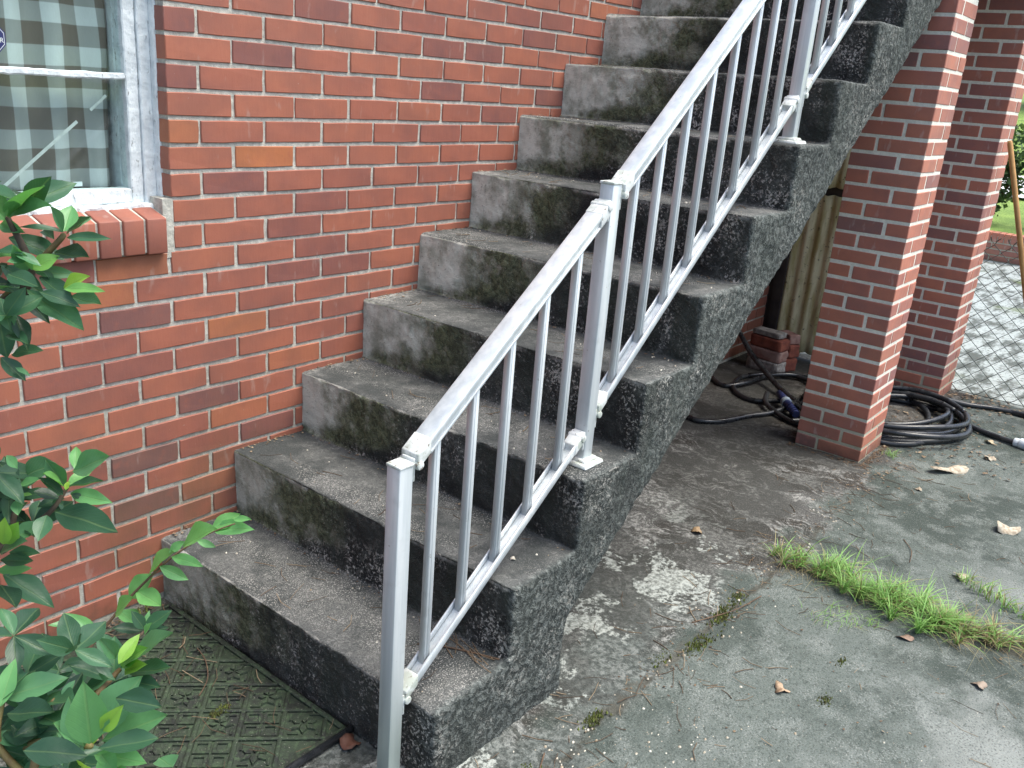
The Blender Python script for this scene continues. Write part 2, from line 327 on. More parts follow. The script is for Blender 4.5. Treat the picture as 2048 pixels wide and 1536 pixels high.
simple('clear_tape', (.42, .46, .45), (.55, .58, .57), 60, .5)  # pale colour standing in for reflected light on the pane
simple('path_pale', (.52, .53, .52), (.66, .67, .66), 4, .9)
def fib_mat():
    k = NT('mossy_fibreglass'); p = k.sep(k.pos()); w = k.vmul(k.pos(), (1, 3, .5))
    n = k.noise(5, vec=w, detail=6, rough=.65); m = k.noise(36, detail=5, rough=.7)
    c = k.mix(k.ss(n, .34, .64), (.42, .37, .16), (.80, .76, .50)); c = k.mix(k.ma('MULTIPLY', k.ss(m, .60, .68), .9), c, (.035, .030, .018))
    rg = k.ma('ABSOLUTE', k.ma('SINE', k.ma('MULTIPLY', p[1], 41.9))); c = k.mix(k.ma('MULTIPLY', k.ss(rg, .55, .0), k.ma('MULTIPLY', k.ss(n, .6, .4), .2)), c, (.30, .24, .10))
    return k.fin(c, .6, k.bump(m, .3, .002))
M['fibre'] = fib_mat()
def mat_mat():
    k = NT('mossy_rubber'); n = k.noise(14, detail=6, rough=.65); m = k.noise(70, detail=5, rough=.7); f = k.noise(260, detail=3)
    c = k.mix(k.ss(n, .38, .60), (.013, .017, .014), (.026, .042, .024)); c = k.mix(k.ma('MULTIPLY', k.ss(m, .48, .64), .75), c, (.052, .088, .044))
    c = k.mix(k.ma('MULTIPLY', k.ss(f, .66, .72), .8), c, (.30, .30, .26)); nr = k.sep(k.n('NewGeometry').outputs['Normal'])
    return k.fin(c, .78, k.bump(k.ma('ADD', m, f), .7, .003))
M['mat'] = mat_mat()
def leaf_mat(name, trans=.30):
    k = NT(name); oc = k.n('ObjectInfo').outputs['Color']; q = k.sep(k.obj())
    n = k.noise(30, detail=3)
    c = k.mix(k.ma('MULTIPLY', k.ss(n, .4, .7), .35), oc, k.mix(1.0, oc, (.66, .72, .8), 'MULTIPLY'))
    rib = k.ss(k.ma('ABSOLUTE', q[1]), .045, .010); c = k.mix(k.ma('MULTIPLY', rib, .35), c, k.mix(.5, c, (.30, .42, .16)))
    ln = k.ma('ABSOLUTE', k.ma('SINE', k.ma('MULTIPLY', k.ma('SUBTRACT', q[0], k.ma('ABSOLUTE', k.ma('MULTIPLY', q[1], .8))), 30)))
    nb = k.bump(k.ma('ADD', k.ma('MULTIPLY', k.ss(ln, .25, 0), -.4), k.ma('MULTIPLY', rib, -.8)), .35, .002)
    k.fin(c, .36, nb, Specular_IOR_Level=.5)
    tr = k.n('BsdfTranslucent'); k.put(tr.inputs[0], k.mix(1.0, c, (1.3, 1.5, .6), 'MULTIPLY')); mx = k.n('MixShader'); mx.inputs[0].default_value = trans
    out = k.t.nodes['Material Output']; k.t.links.new(k.b.outputs[0], mx.inputs[1]); k.t.links.new(tr.outputs[0], mx.inputs[2]); k.t.links.new(mx.outputs[0], out.inputs[0])
    return k.m
M['leaf'] = leaf_mat('leaf')
def tint_mat(name, stops, rough=.6, trans=.25):
    k = NT(name); t = k.attr('tint'); c = k.ramp(t, stops); k.fin(c, rough)
    if trans:
        tr = k.n('BsdfTranslucent'); k.put(tr.inputs[0], c); mx = k.n('MixShader'); mx.inputs[0].default_value = trans
        out = k.t.nodes['Material Output']; k.t.links.new(k.b.outputs[0], mx.inputs[1]); k.t.links.new(tr.outputs[0], mx.inputs[2]); k.t.links.new(mx.outputs[0], out.inputs[0])
    M[name] = k.m; return k.m
tint_mat('grass', [(0, (.20, .15, .08)), (.3, (.38, .33, .16)), (.4, (.20, .28, .07)), (.7, (.17, .38, .08)), (1, (.34, .56, .17))])
tint_mat('moss', [(0, (.07, .06, .02)), (.5, (.09, .11, .025)), (1, (.16, .20, .04))], .9, .1)
tint_mat('foliage', [(0, (.020, .045, .014)), (.5, (.045, .090, .025)), (1, (.12, .20, .045))], .5, .35)
tint_mat('litter', [(0, (.05, .032, .02)), (.5, (.13, .085, .05)), (1, (.30, .23, .15))], .85, 0)
def lawn_mat():
    k = NT('lawn_grass'); n = k.noise(3, detail=6); m = k.noise(60, detail=4)
    return k.fin(k.mix(k.ss(k.ma('ADD', k.ma('MULTIPLY', n, .5), k.ma('MULTIPLY', m, .5)), .4, .6), (.12, .21, .035), (.24, .36, .07)), .8, k.bump(m, .8, .03))
M['lawn'] = lawn_mat()
def dead_mat():
    k = NT('dry_leaf'); oc = k.n('ObjectInfo').outputs['Color']; n = k.noise(60, detail=5)
    return k.fin(k.mix(k.ss(n, .4, .65), oc, k.mix(1.0, oc, (.55, .5, .45), 'MULTIPLY')), .7, k.bump(n, .4, .002))
M['dry'] = dead_mat()
# ------------------------------------------------------------------ constants of the place
RS, TR, WS = .1983, .252, 1.079          # riser, tread, stair width
def px_of(P):
    d = Vector(P) - CAM; z = d.dot(FW)
    if z < .05: return None
    return (512 + 900.25 * d.dot(RT) / z, 384 - 900.25 * d.dot(UP) / z, z)
def in_view(P, m=30):
    q = px_of(P); return q is not None and -m < q[0] < 1024 + m and -m < q[1] < 768 + m
# ------------------------------------------------------------------ ground (one sheet to the horizon)
def axis(dense_lo, dense_hi, step, outs):
    a = list(np.arange(dense_lo, dense_hi, step)); lo = [dense_lo - o for o in outs][::-1]; hi = [dense_hi + o for o in outs]
    return np.array(lo + a + hi)
outs = [.03, .08, .16, .3, .5, .8, 1.2, 1.8, 2.6, 4, 6, 9, 14, 22, 35, 60, 100, 180, 300]
xs = axis(-.9, 4.4, .014, outs); ys = axis(-2.45, .06, .0125, outs)
gx, gy = np.meshgrid(xs, ys, indexing='ij'); gz = np.zeros_like(gx)
for i in range(gx.shape[0]):
    x = xs[i]
    for j in range(gx.shape[1]):
        y = ys[j]
        if -1 < x < 4.45 and -2.5 < y < .1:
            h = .005 * nz(x, y, 0, 2.2) + .0022 * nz(x, y, 3, 11) + .0011 * nz(x, y, 5, 45)
            a = abs(x + .02 * nz(x, y, 8, 6) - 1.60)
            if y < -1.2: h -= .010 * max(0, 1 - a / .020)
            b = abs(y + .05 * nz(x, y, 4, 4) + .016 * nz(x, y, 9, 18) + 1.235)
            if .02 < x < 3.2: h -= (.009 if x < 1.62 else .003) * max(0, 1 - b / .016)
            if y > -1.235 and x > .1: h += .002 * (nz(x * 1.0, y * 2, 1, 7) > 0)
            gz[i, j] = h
nx_, ny_ = gx.shape; idx = np.arange(nx_ * ny_).reshape(nx_, ny_)
V = np.stack([gx, gy, gz], -1).reshape(-1, 3); F = np.stack([idx[:-1, :-1], idx[1:, :-1], idx[1:, 1:], idx[:-1, 1:]], -1).reshape(-1, 4)
me = bpy.data.meshes.new('ground'); me.from_pydata(V.tolist(), [], F.tolist()); me.polygons.foreach_set('use_smooth', [True] * len(F))
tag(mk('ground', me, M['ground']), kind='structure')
# lawn rising behind the garden wall, pale path across it
m = MB(); xl = [10.12, 11, 12, 14, 15.2, 17, 20, 26, 34, 44, 60]; zl = [.30, .36, .44, .62, .72, .85, 1.15, 1.7, 2.2, 2.7, 3.2]; yl = list(np.linspace(-40, 40, 41))
vs = [(x, y, z + .06 * nz(x, y, 0, .4)) for x, z in zip(xl, zl) for y in yl]; n = len(yl)
m.add(vs, [(i * n + j, (i + 1) * n + j, (i + 1) * n + j + 1, i * n + j + 1) for i in range(len(xl) - 1) for j in range(n - 1)])
lawn = tag(m.build('lawn', M['lawn'], smooth=True), kind='structure')
m = MB(); ys2 = list(np.linspace(-40, 40, 41))
vs = [(x, y, zz + .06 * nz(x, y, 0, .4) + .03) for x, zz in ((12.6, .495), (14, .62), (14.6, .67)) for y in ys2]; n = len(ys2)
m.add(vs, [(i * n + j, (i + 1) * n + j, (i + 1) * n + j + 1, i * n + j + 1) for i in range(2) for j in range(n - 1)])
tag(m.build('path', M['path_pale'], smooth=True), kind='structure')
# ------------------------------------------------------------------ bricks
def brick_geo(l, h, d, seed, amp=1.0):
    """brick with its long face at y=0 (front), body towards +y; centred on x and z"""
    r = random.Random(seed); j = lambda a: r.uniform(-a, a) * amp
    ptsB = []; hx, hz = l / 2, h / 2
    base = [(-1, -1), (-.35, -1), (.3, -1), (1, -1), (1, .1), (1, 1), (.35, 1), (-.3, 1), (-1, 1), (-1, 0)]
    A = []; B = []; Cc = []
    skew = j(.0007)
    for (a, b) in base:
        corner = abs(a) == 1 and abs(b) == 1
        cx, cz = a * hx + j(.0006), b * hz + j(.0006) + skew * a
        if corner: cx -= a * .0009; cz -= b * .0009
        elif r.random() < .06: cx -= (a if abs(a) == 1 else 0) * .003; cz -= (b if abs(b) == 1 else 0) * .0028
        B.append((cx, .0022, cz)); sx = 1 - .0020 / hx; sz = 1 - .0018 / hz
        A.append((cx * sx, j(.0005), cz * sz)); Cc.append((a * hx, d, b * hz))
    n = 10; fs = [tuple(range(n))]
    fs += [(i, n + i, n + (i + 1) % n, (i + 1) % n) for i in range(n)]
    fs += [(n + i, 2 * n + i, 2 * n + (i + 1) % n, n + (i + 1) % n) for i in range(n)]
    fs.append(tuple(2 * n + (n - 1 - i) for i in range(n)))
    return A + B + Cc, fs
def brick_mesh(name, l, h, d, seed, tint, mat):
    vs, fs = brick_geo(l, h, d, seed); me = bpy.data.meshes.new(name); me.from_pydata(vs, [], fs); me.update()
    a = me.attributes.new('tint', 'FLOAT', 'POINT'); a.data.foreach_set('value', [tint] * len(vs)); me.materials.append(mat)
    return me
def rand_tint(r):
    q = r.random()
    return r.uniform(.50, .80) if q < .86 else (r.uniform(.28, .48) if q < .96 else (r.uniform(.86, .91) if q < .985 else r.uniform(.1, .22)))
BR = .0670; BZ0 = 1.6562; UX = .6787; BH = .0575; BL = .1950; BD = .075
SPECIAL = {(6, -4): 1.0, (13, -5): .98, (12, -8): .12, (16, -6): .13, (18, -8): .05, (11, -3): .22, (20, -8): .07, (18, -4): .16, (2, -4): .2, (1, 3): .2, (1, 5): .21,
           (3, 3): .22, (4, 6): .3, (3, 9): .22, (0, 8): .28, (-1, 9): .3, (5, -7): .93, (1, -7): .25, (3, -7): .25, (15, -3): .86, (17, -5): .86, (9, -3): .3, (8, -2): .3, (14, -8): .3, (10, -2): .34}
OPX0, OPX1, OPZ0, OPZ1 = -1.05, .08, 1.1535, 2.40        # window opening (bottom = top of brick sill)
wall = empty('house_wall', (1.5, 0, 0), 'red brick house wall beside the concrete stairs, running bond with pale mortar', 'wall')
allb = []
XL, XR, ZT = -1.75, 4.16, 2.75
rr = random.Random(3)
for row in range(-17, 25):
    zc = BZ0 - BR * row
    if zc > ZT: continue
    par = row % 2; u = -26 + par
    while True:
        x0 = UX + .1015 * u + .0042; x1 = x0 + .203 - .0082; uu = u; u += 2
        if x0 > XR: break
        a, b = max(x0, XL), min(x1, XR)
        if b - a < .02: continue
        cuts = [(a, b)]
        jj = rr.uniform(-.002, .002)
        inside_z = zc - BH / 2 > OPZ0 - .14 and zc + BH / 2 < OPZ1 + .02
        if inside_z:
            e1 = OPX1 if zc > OPZ0 else .0835
            if b > OPX0 and a < e1:
                cuts = []
                if a < OPX0 - .03: cuts.append((a, OPX0))
                if b > e1 + .015: cuts.append((e1, b))
        for (c0, c1) in cuts:
            t = SPECIAL.get((row, uu)); t = rand_tint(rr) if t is None else t
            allb.append(((c0 + c1) / 2 + jj * (len(cuts) == 1 and c1 - c0 > .15), zc + rr.uniform(-.001, .001), c1 - c0, t, (row, uu)))
def seen(x, z):
    if not in_view((x, 0, z), 14): return False
    if x > .05:
        top = (math.floor(x / TR) + 1) * RS
        if z < top and x < 3.4: return False
        if z < top and not (3.7 < x < 4.2 and z < .5): return False
    if x > 2.4 and z > .6: return False
    return True
vis = [b for b in allb if seen(b[0], b[1])]; vis.sort(key=lambda b: (Vector((b[0], 0, b[1])) - CAM).length)
near = vis[:300]; ns = set(id(b) for b in near)
pool = [[brick_mesh('brick', BL, BH, BD, 100 + i * 7 + q, .22 + .7 * (i / 15), M['brick']) for q in range(2)] for i in range(16)]
rest = MB()
for bi, b in enumerate(allb):
    x, z, l, t, key = b
    if id(b) in ns:
        if l > .19 and key not in SPECIAL:
            k_ = min(15, max(0, round((t - .22) / .7 * 15))); me = pool[k_][bi % 2]
        else: me = brick_mesh('brick', l, BH, BD, 900 + bi, t, M['brick'])
        o = mk('brick', me, None, wall, (x, rr.uniform(-.0012, .0012), z)); o.rotation_euler = (rr.uniform(-.006, .006), rr.uniform(-.005, .005), 0)
    else:
        vs, fs = brick_geo(l, BH, BD, bi); rest.add([(v[0] + x, v[1], v[2] + z) for v in vs], fs, t)
tag(rest.build('brick_courses', M['brick'], wall), kind='stuff')
# mortar bed (uneven face 4 mm behind the bricks) with the window opening left out
def mortar_sheet(x0, x1, z0, z1, y, step=.02):
    nx = max(1, round((x1 - x0) / step)); nzz = max(1, round((z1 - z0) / step)); X = np.linspace(x0, x1, nx + 1); Z = np.linspace(z0, z1, nzz + 1)
    vs = [(a, y + .0012 * nz(a, 0, c, 40), c) for a in X for c in Z]; n = nzz + 1
    return vs, [(i * n + j, (i + 1) * n + j, (i + 1) * n + j + 1, i * n + j + 1) for i in range(nx) for j in range(nzz)]
m = MB(); my = .0042
for (a, b, c, d) in ((XL, OPX0, -.05, ZT), (OPX0, OPX1 + .0035, -.05, 1.0215), (OPX1 + .0035, XR, -.05, ZT), (OPX0, OPX1 + .0035, OPZ1, ZT)): m.add(*mortar_sheet(a, b, c, d, my))
xe = OPX1 + .0035
m.add([(xe, my, OPZ0), (xe, .20, OPZ0), (xe, .20, OPZ1), (xe, my, OPZ1)], [(3, 2, 1, 0)]); m.add([(OPX0, my, OPZ0), (OPX0, .20, OPZ0), (OPX0, .20, OPZ1), (OPX0, my, OPZ1)], [(0, 1, 2, 3)])
m.add([(OPX0, .056, 1.126), (xe, .056, 1.126), (xe, .20, 1.126), (OPX0, .20, 1.126)], [(0, 1, 2, 3)]); m.add([(OPX0, .056, 1.0), (xe, .056, 1.0), (xe, .056, 1.126), (OPX0, .056, 1.126)], [(0, 1, 2, 3)]); m.add([(OPX0, my, OPZ1), (xe, my, OPZ1), (xe, .2, OPZ1), (OPX0, .2, OPZ1)], [(3, 2, 1, 0)])
# back and ends so that the wall is a solid
for (a, b, c, d) in ((XL, OPX0, -.05, ZT), (OPX0, xe, -.05, OPZ0), (xe, XR, -.05, ZT), (OPX0, xe, OPZ1, ZT)): m.add([(a, .2, c), (b, .2, c), (b, .2, d), (a, .2, d)], [(0, 1, 2, 3)])
for x in (XL, XR): m.add([(x, my, -.05), (x, .2, -.05), (x, .2, ZT), (x, my, ZT)], [(0, 1, 2, 3)])
m.add([(XL, my, ZT), (XR, my, ZT), (XR, .2, ZT), (XL, .2, ZT)], [(0, 1, 2, 3)])
m.build('mortar', M['mortar'], wall)
# brick sill: rowlock bricks on edge, sloping out
sill = MB(); sx = OPX1 - .030
sm = MB()
sm.quadbox([(OPX0, -.016, 1.023), (sx + .005, -.016, 1.023), (sx + .005, .07, 1.023), (OPX0, .07, 1.023), (OPX0, -.016, 1.106), (sx + .005, -.016, 1.106), (sx + .005, .07, 1.131), (OPX0, .07, 1.131)])
sm.box((sx + .0052, .0015, 1.0), (OPX1 + .0048, .060, 1.153))
sill_o = sm.build('window_sill', M['mortar'], wall)
x = sx; q = 0
while x > OPX0 + .03:
    w = .054; x0 = x - w; b = MB(); j = lambda: rr.uniform(-.0012, .0012); t = [.5, .6, .44, .66, .4, .58, .75][q % 7]
    zt, zb, yf = 1.1095 + j(), 1.0195 + j(), -.024 + j()
    P = [(x0, yf, zb), (x, yf, zb), (x, .068, zb), (x0, .068, zb), (x0, yf, zt), (x, yf, zt + j()), (x, .068, zt + .024), (x0, .068, zt + .024)]
    b.quadbox(P, t); o = b.build('brick', M['brick'], sill_o); bevel(o, .0035, 2)
    x = x0 - .0085; q += 1
# ------------------------------------------------------------------ window
YF = .062
win = empty('window', (-.3, YF, 1.15), 'white peeling wooden window with horizontal glazing bar set in the brick wall', 'window')
def rough_bar(name, a, b, parent, amp=.0016, mat='paint', step=.012, bw=.003):
    bm = bmesh.new(); (x0, y0, z0), (x1, y1, z1) = a, b
    bmesh.ops.create_cube(bm, size=1); 
    for v in bm.verts: v.co = Vector(((x0 + x1) / 2 + v.co.x * (x1 - x0), (y0 + y1) / 2 + v.co.y * (y1 - y0), (z0 + z1) / 2 + v.co.z * (z1 - z0)))
    bmesh.ops.bevel(bm, geom=bm.edges[:], offset=bw, segments=1, affect='EDGES')
    L = (x1 - x0, y1 - y0, z1 - z0); ax = L.index(max(L)); n = int(L[ax] / step); lo = a[ax]
    for k_ in range(1, n):
        no = Vector((0, 0, 0)); no[ax] = 1; co = Vector((0, 0, 0)); co[ax] = lo + L[ax] * k_ / n
        bmesh.ops.bisect_plane(bm, geom=bm.verts[:] + bm.edges[:] + bm.faces[:], plane_co=co, plane_no=no)
    for v in bm.verts:
        d = noise.noise_vector(v.co * 55) * amp + noise.noise_vector(v.co * 14) * amp * .8; d[ax] = 0; v.co += d
    me = bpy.data.meshes.new(name); bm.to_mesh(me); bm.free()
    return mk(name, me, M[mat], parent)
casing = rough_bar('casing', (.047, YF, 1.128), (.0785, YF + .07, OPZ1), win)
rough_bar('casing', (OPX0 + .002, YF, 1.128), (OPX0 + .036, YF + .07, OPZ1), win)
rough_bar('sash_stile', (.013, YF + .008, 1.132), (.0465, YF + .055, OPZ1 - .02), win)
rough_bar('jamb', (.0135, .119, 1.128), (.06, .215, OPZ1), win)
rough_bar('sash_rail', (OPX0 + .04, YF + .006, 1.137), (.0125, YF + .055, 1.172), win)
rough_bar('sash_rail', (OPX0 + .04, YF + .006, OPZ1 - .05), (.0125, YF + .055, OPZ1 - .01), win)
rough_bar('glazing_bar', (OPX0 + .04, YF + .004, 1.437), (.0125, YF + .045, 1.452), win, amp=.0022)
rough_bar('glazing_bar', (OPX0 + .04, YF + .004, 1.737), (.0125, YF + .045, 1.752), win, amp=.0022)
rough_bar('stool', (OPX0 + .002, .043, 1.119), (.0835, YF + .02, 1.1375), win, amp=.0045, step=.008)
rough_bar('caulk', (.0765, .040, 1.14), (.0865, YF + .004, OPZ1), win, amp=.0028, step=.01)
m = MB(); m.box((OPX0 + .041, YF + .026, 1.172), (.0128, YF + .030, OPZ1 - .05)); m.build('pane', M['glass'], win)
m = MB(); m.box((-.125, YF + .060, 1.150), (-.075, YF + .085, 1.158)); m.box((-.115, YF + .062, 1.158), (-.088, YF + .078, 1.176)); m.tube([(-.118, YF + .07, 1.160), (-.132, YF + .066, 1.178), (-.140, YF + .062, 1.190)], .0042, 6); m.tube([(-.088, YF + .07, 1.165), (-.070, YF + .066, 1.160), (-.062, YF + .066, 1.150)], .0035, 6)
lt = m.build('latch', M['dark_metal'], win); m = MB(); m.box((-.112, YF + .058, 1.176), (-.090, YF + .0615, 1.187)); m.build('tag', M['sticker_white'], lt)
m = MB()
def strip(p, q, w):
    (x0, z0), (x1, z1) = p, q; dx, dz = x1 - x0, z1 - z0; l = math.hypot(dx, dz); ox, oz = -dz / l * w / 2, dx / l * w / 2; y0, y1 = YF + .0305, YF + .0312
    m.quadbox([(x0 - ox, y0, z0 - oz), (x1 - ox, y0, z1 - oz), (x1 - ox, y1, z1 - oz), (x0 - ox, y1, z0 - oz), (x0 + ox, y0, z0 + oz), (x1 + ox, y0, z1 + oz), (x1 + ox, y1, z1 + oz), (x0 + ox, y1, z0 + oz)])
strip((-.305, 1.173), (-.105, 1.335), .0075); strip((-.070, 1.362), (-.028, 1.398), .0070)
m.build('tape', M['clear_tape'], win)  # two thin pale strips imitate a diagonal light reflection in the glass
# octagonal alarm sticker on the outside of the glass
def octa(cx, cz, r, y0, y1):
    P = [(cx + r * math.cos(R_(22.5 + 45 * i)), cz + r * 1.12 * math.sin(R_(22.5 + 45 * i))) for i in range(8)]
    mm = MB(); mm.add([(x, y0, z) for x, z in P] + [(x, y1, z) for x, z in P], [tuple(range(8)), tuple(range(15, 7, -1))] + [(i, 8 + i, 8 + (i + 1) % 8, (i + 1) % 8) for i in range(8)]); return mm
cx, cz = -.283, 1.511; st = octa(cx, cz, .030, YF + .0252, YF + .0258).build('sticker', M['sticker_navy'], win)
P = lambda r: [(cx + r * math.cos(R_(22.5 + 45 * i)), cz + r * 1.12 * math.sin(R_(22.5 + 45 * i))) for i in range(8)]
m = MB(); a, b = P(.0272), P(.0260); m.add([(x, YF + .0250, z) for x, z in a] + [(x, YF + .0250, z) for x, z in b], [(i, (i + 1) % 8, 8 + (i + 1) % 8, 8 + i) for i in range(8)]); m.build('border', M['sticker_white'], st)
tc = bpy.data.curves.new('lettering', 'FONT'); tc.body = 'R'; tc.size = .015; tc.extrude = .0001; tc.align_x = 'RIGHT'; tc.align_y = 'CENTER'
to = bpy.data.objects.new('tmp', tc); col.objects.link(to); to.rotation_euler = (R_(90), 0, 0); to.location = (cx + .0235, YF + .0250, cz - .004)
bpy.context.view_layer.update(); dg = bpy.context.evaluated_depsgraph_get(); me = bpy.data.meshes.new_from_object(to.evaluated_get(dg)); me.transform(to.matrix_world)
bpy.data.objects.remove(to); me.materials.clear(); mk('lettering', me, M['sticker_white'], st)
# gingham curtain behind the glass, dark room behind it
m = MB(); nxc, nzc = 150, 40; X = np.linspace(-1.0, .004, nxc); Z = np.linspace(1.15, 2.38, nzc); vs = []
for x in X:
    for z in Z: vs.append((x + .006 * math.sin(z * 9), .150 + .011 * math.sin(x * 58 + .9 * math.sin(z * 3)) + .008 * nz(x, 0, z, 5), z + .004 * math.sin(x * 40)))
m.add(vs, [(i * nzc + j, (i + 1) * nzc + j, (i + 1) * nzc + j + 1, i * nzc + j + 1) for i in range(nxc - 1) for j in range(nzc - 1)])
cur = m.build('curtain', M['curtain'], smooth=True); tag(cur, 'brown and white gingham check curtain hanging behind the window glass', 'curtain')
sl = cur.modifiers.new('cloth', 'SOLIDIFY'); sl.thickness = .0012
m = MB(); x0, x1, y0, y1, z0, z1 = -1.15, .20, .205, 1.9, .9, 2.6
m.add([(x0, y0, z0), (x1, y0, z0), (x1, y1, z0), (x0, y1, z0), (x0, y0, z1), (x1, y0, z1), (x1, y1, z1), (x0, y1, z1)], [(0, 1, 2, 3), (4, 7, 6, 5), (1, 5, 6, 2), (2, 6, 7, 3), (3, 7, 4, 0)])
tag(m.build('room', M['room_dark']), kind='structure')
# ------------------------------------------------------------------ concrete stairs
NST = 12; XE = NST * TR
prof = [(-.0, -.03)]
for i in range(NST): prof += [(i * TR, i * RS if i else -.03), (i * TR, (i + 1) * RS)]
prof = prof[1:]; prof.append((XE, NST * RS))
soff = lambda x: (x - .50) * .775 + .228
prof += [(XE, soff(XE)), (.50, .228), (.478, .17), (.495, -.03)]
m = MB(); n = len(prof); m.add([(x, .004 + .02, z) for x, z in prof] + [(x, -WS, z) for x, z in prof], [])
bm = bmesh.new(); va = [bm.verts.new((x, .015, z)) for x, z in prof]; vb = [bm.verts.new((x, -WS, z)) for x, z in prof]
bm.faces.new(va); bm.faces.new(vb[::-1])
for i in range(n): bm.faces.new((va[i], vb[i], vb[(i + 1) % n], va[(i + 1) % n]))
bmesh.ops.recalc_face_normals(bm, faces=bm.faces[:])
me = bpy.data.meshes.new('tmp'); bm.to_mesh(me); bm.free(); o = bpy.data.objects.new('tmp', me); col.objects.link(o)
md = o.modifiers.new('r', 'REMESH'); md.mode = 'VOXEL'; md.voxel_size = .0072; md.use_smooth_shade = True
md2 = o.modifiers.new('s', 'SMOOTH'); md2.factor = .5; md2.iterations = 1
bpy.context.view_layer.update(); dg = bpy.context.evaluated_depsgraph_get(); sm_ = bpy.data.meshes.new_from_object(o.evaluated_get(dg)); bpy.data.objects.remove(o)
nv = len(sm_.vertices); co = np.empty(nv * 3); sm_.vertices.foreach_get('co', co); co = co.reshape(-1, 3); no = np.empty(nv * 3); sm_.vertices.foreach_get('normal', no); no = no.reshape(-1, 3)
dd = np.empty(nv)
for i in range(nv):
    x, y, z = co[i]; top = max(no[i][2], 0); wallside = max(0, min(1, (y + .28) / .2))
    rg = (1 - .80 * top) * (1 - .65 * wallside * (abs(no[i][0]) > .5))
    dd[i] = .0048 * nz(x, y, z, 3.2) + rg * (.0042 * nz(x, y, z, 22) + .0038 * nz(x, y + 7, z, 52)) + .0014 * nz(x, y, z, 60) * (1 - rg)
    # chipped nosings
    if .2 < no[i][2] < .95 and no[i][0] < -.2: dd[i] -= .008 * max(0, nz(x, y, z, 13) - .05)
co2 = co + no * dd[:, None]
co2[:, 1] = np.minimum(co2[:, 1], .001)
sm_.vertices.foreach_set('co', co2.ravel()); sm_.update()
no2 = np.empty(nv * 3); sm_.vertices.foreach_get('normal', no2); no2 = no2.reshape(-1, 3)
pv = np.empty(len(sm_.loops), dtype=np.int64); sm_.loops.foreach_get('vertex_index', pv)
npoly = len(sm_.polygons); ls = np.empty(npoly, dtype=np.int64); lt_ = np.empty(npoly, dtype=np.int64); sm_.polygons.foreach_get('loop_start', ls); sm_.polygons.foreach_get('loop_total', lt_)
quads = np.stack([pv[ls + k_] for k_ in range(4)], -1) if (lt_ == 4).all() else None
if quads is None:
    keep = lt_ == 4; quads = np.stack([pv[ls[keep] + k_] for k_ in range(4)], -1)
fc = co[quads].mean(1)
line = (fc[:, 0]) * (RS / TR) - .02
isstep = (fc[:, 2] > line) ; si = np.clip(np.floor((fc[:, 0] + .0005) / TR), 0, NST - 1).astype(int)
ris = (fc[:, 0] - si * TR > TR - .012) & (fc[:, 2] > (si + 1) * RS - .004); si = np.where(ris, np.minimum(si + 1, NST - 1), si)
stairs = empty('concrete_stairs', (1.5, -.54, 0), 'weathered dark concrete staircase rising along the brick wall', 'stairs')
def submesh(name, mask, label=None):
    q = quads[mask]; uq, inv = np.unique(q, return_inverse=True); me = bpy.data.meshes.new(name)
    me.from_pydata(co2[uq].tolist(), [], inv.reshape(-1, 4).tolist()); me.polygons.foreach_set('use_smooth', [True] * len(q)); me.update()
    me.normals_split_custom_set_from_vertices(no2[uq].tolist())
    return mk(name, me, M['stairs'], stairs)
for s_ in range(NST): submesh('step', isstep & (si == s_))
submesh('sloping_slab', ~isstep)
# ------------------------------------------------------------------ landing above the pillars
m = MB(); m.box((XE + .004, -1.30, NST * RS - .16), (5.6, .0, NST * RS))
lo_ = m.build('upper_landing', M['slab_underside']); bevel(lo_, .01); tag(lo_, 'grey concrete landing slab carried on the brick pillars at the stair top', 'landing')
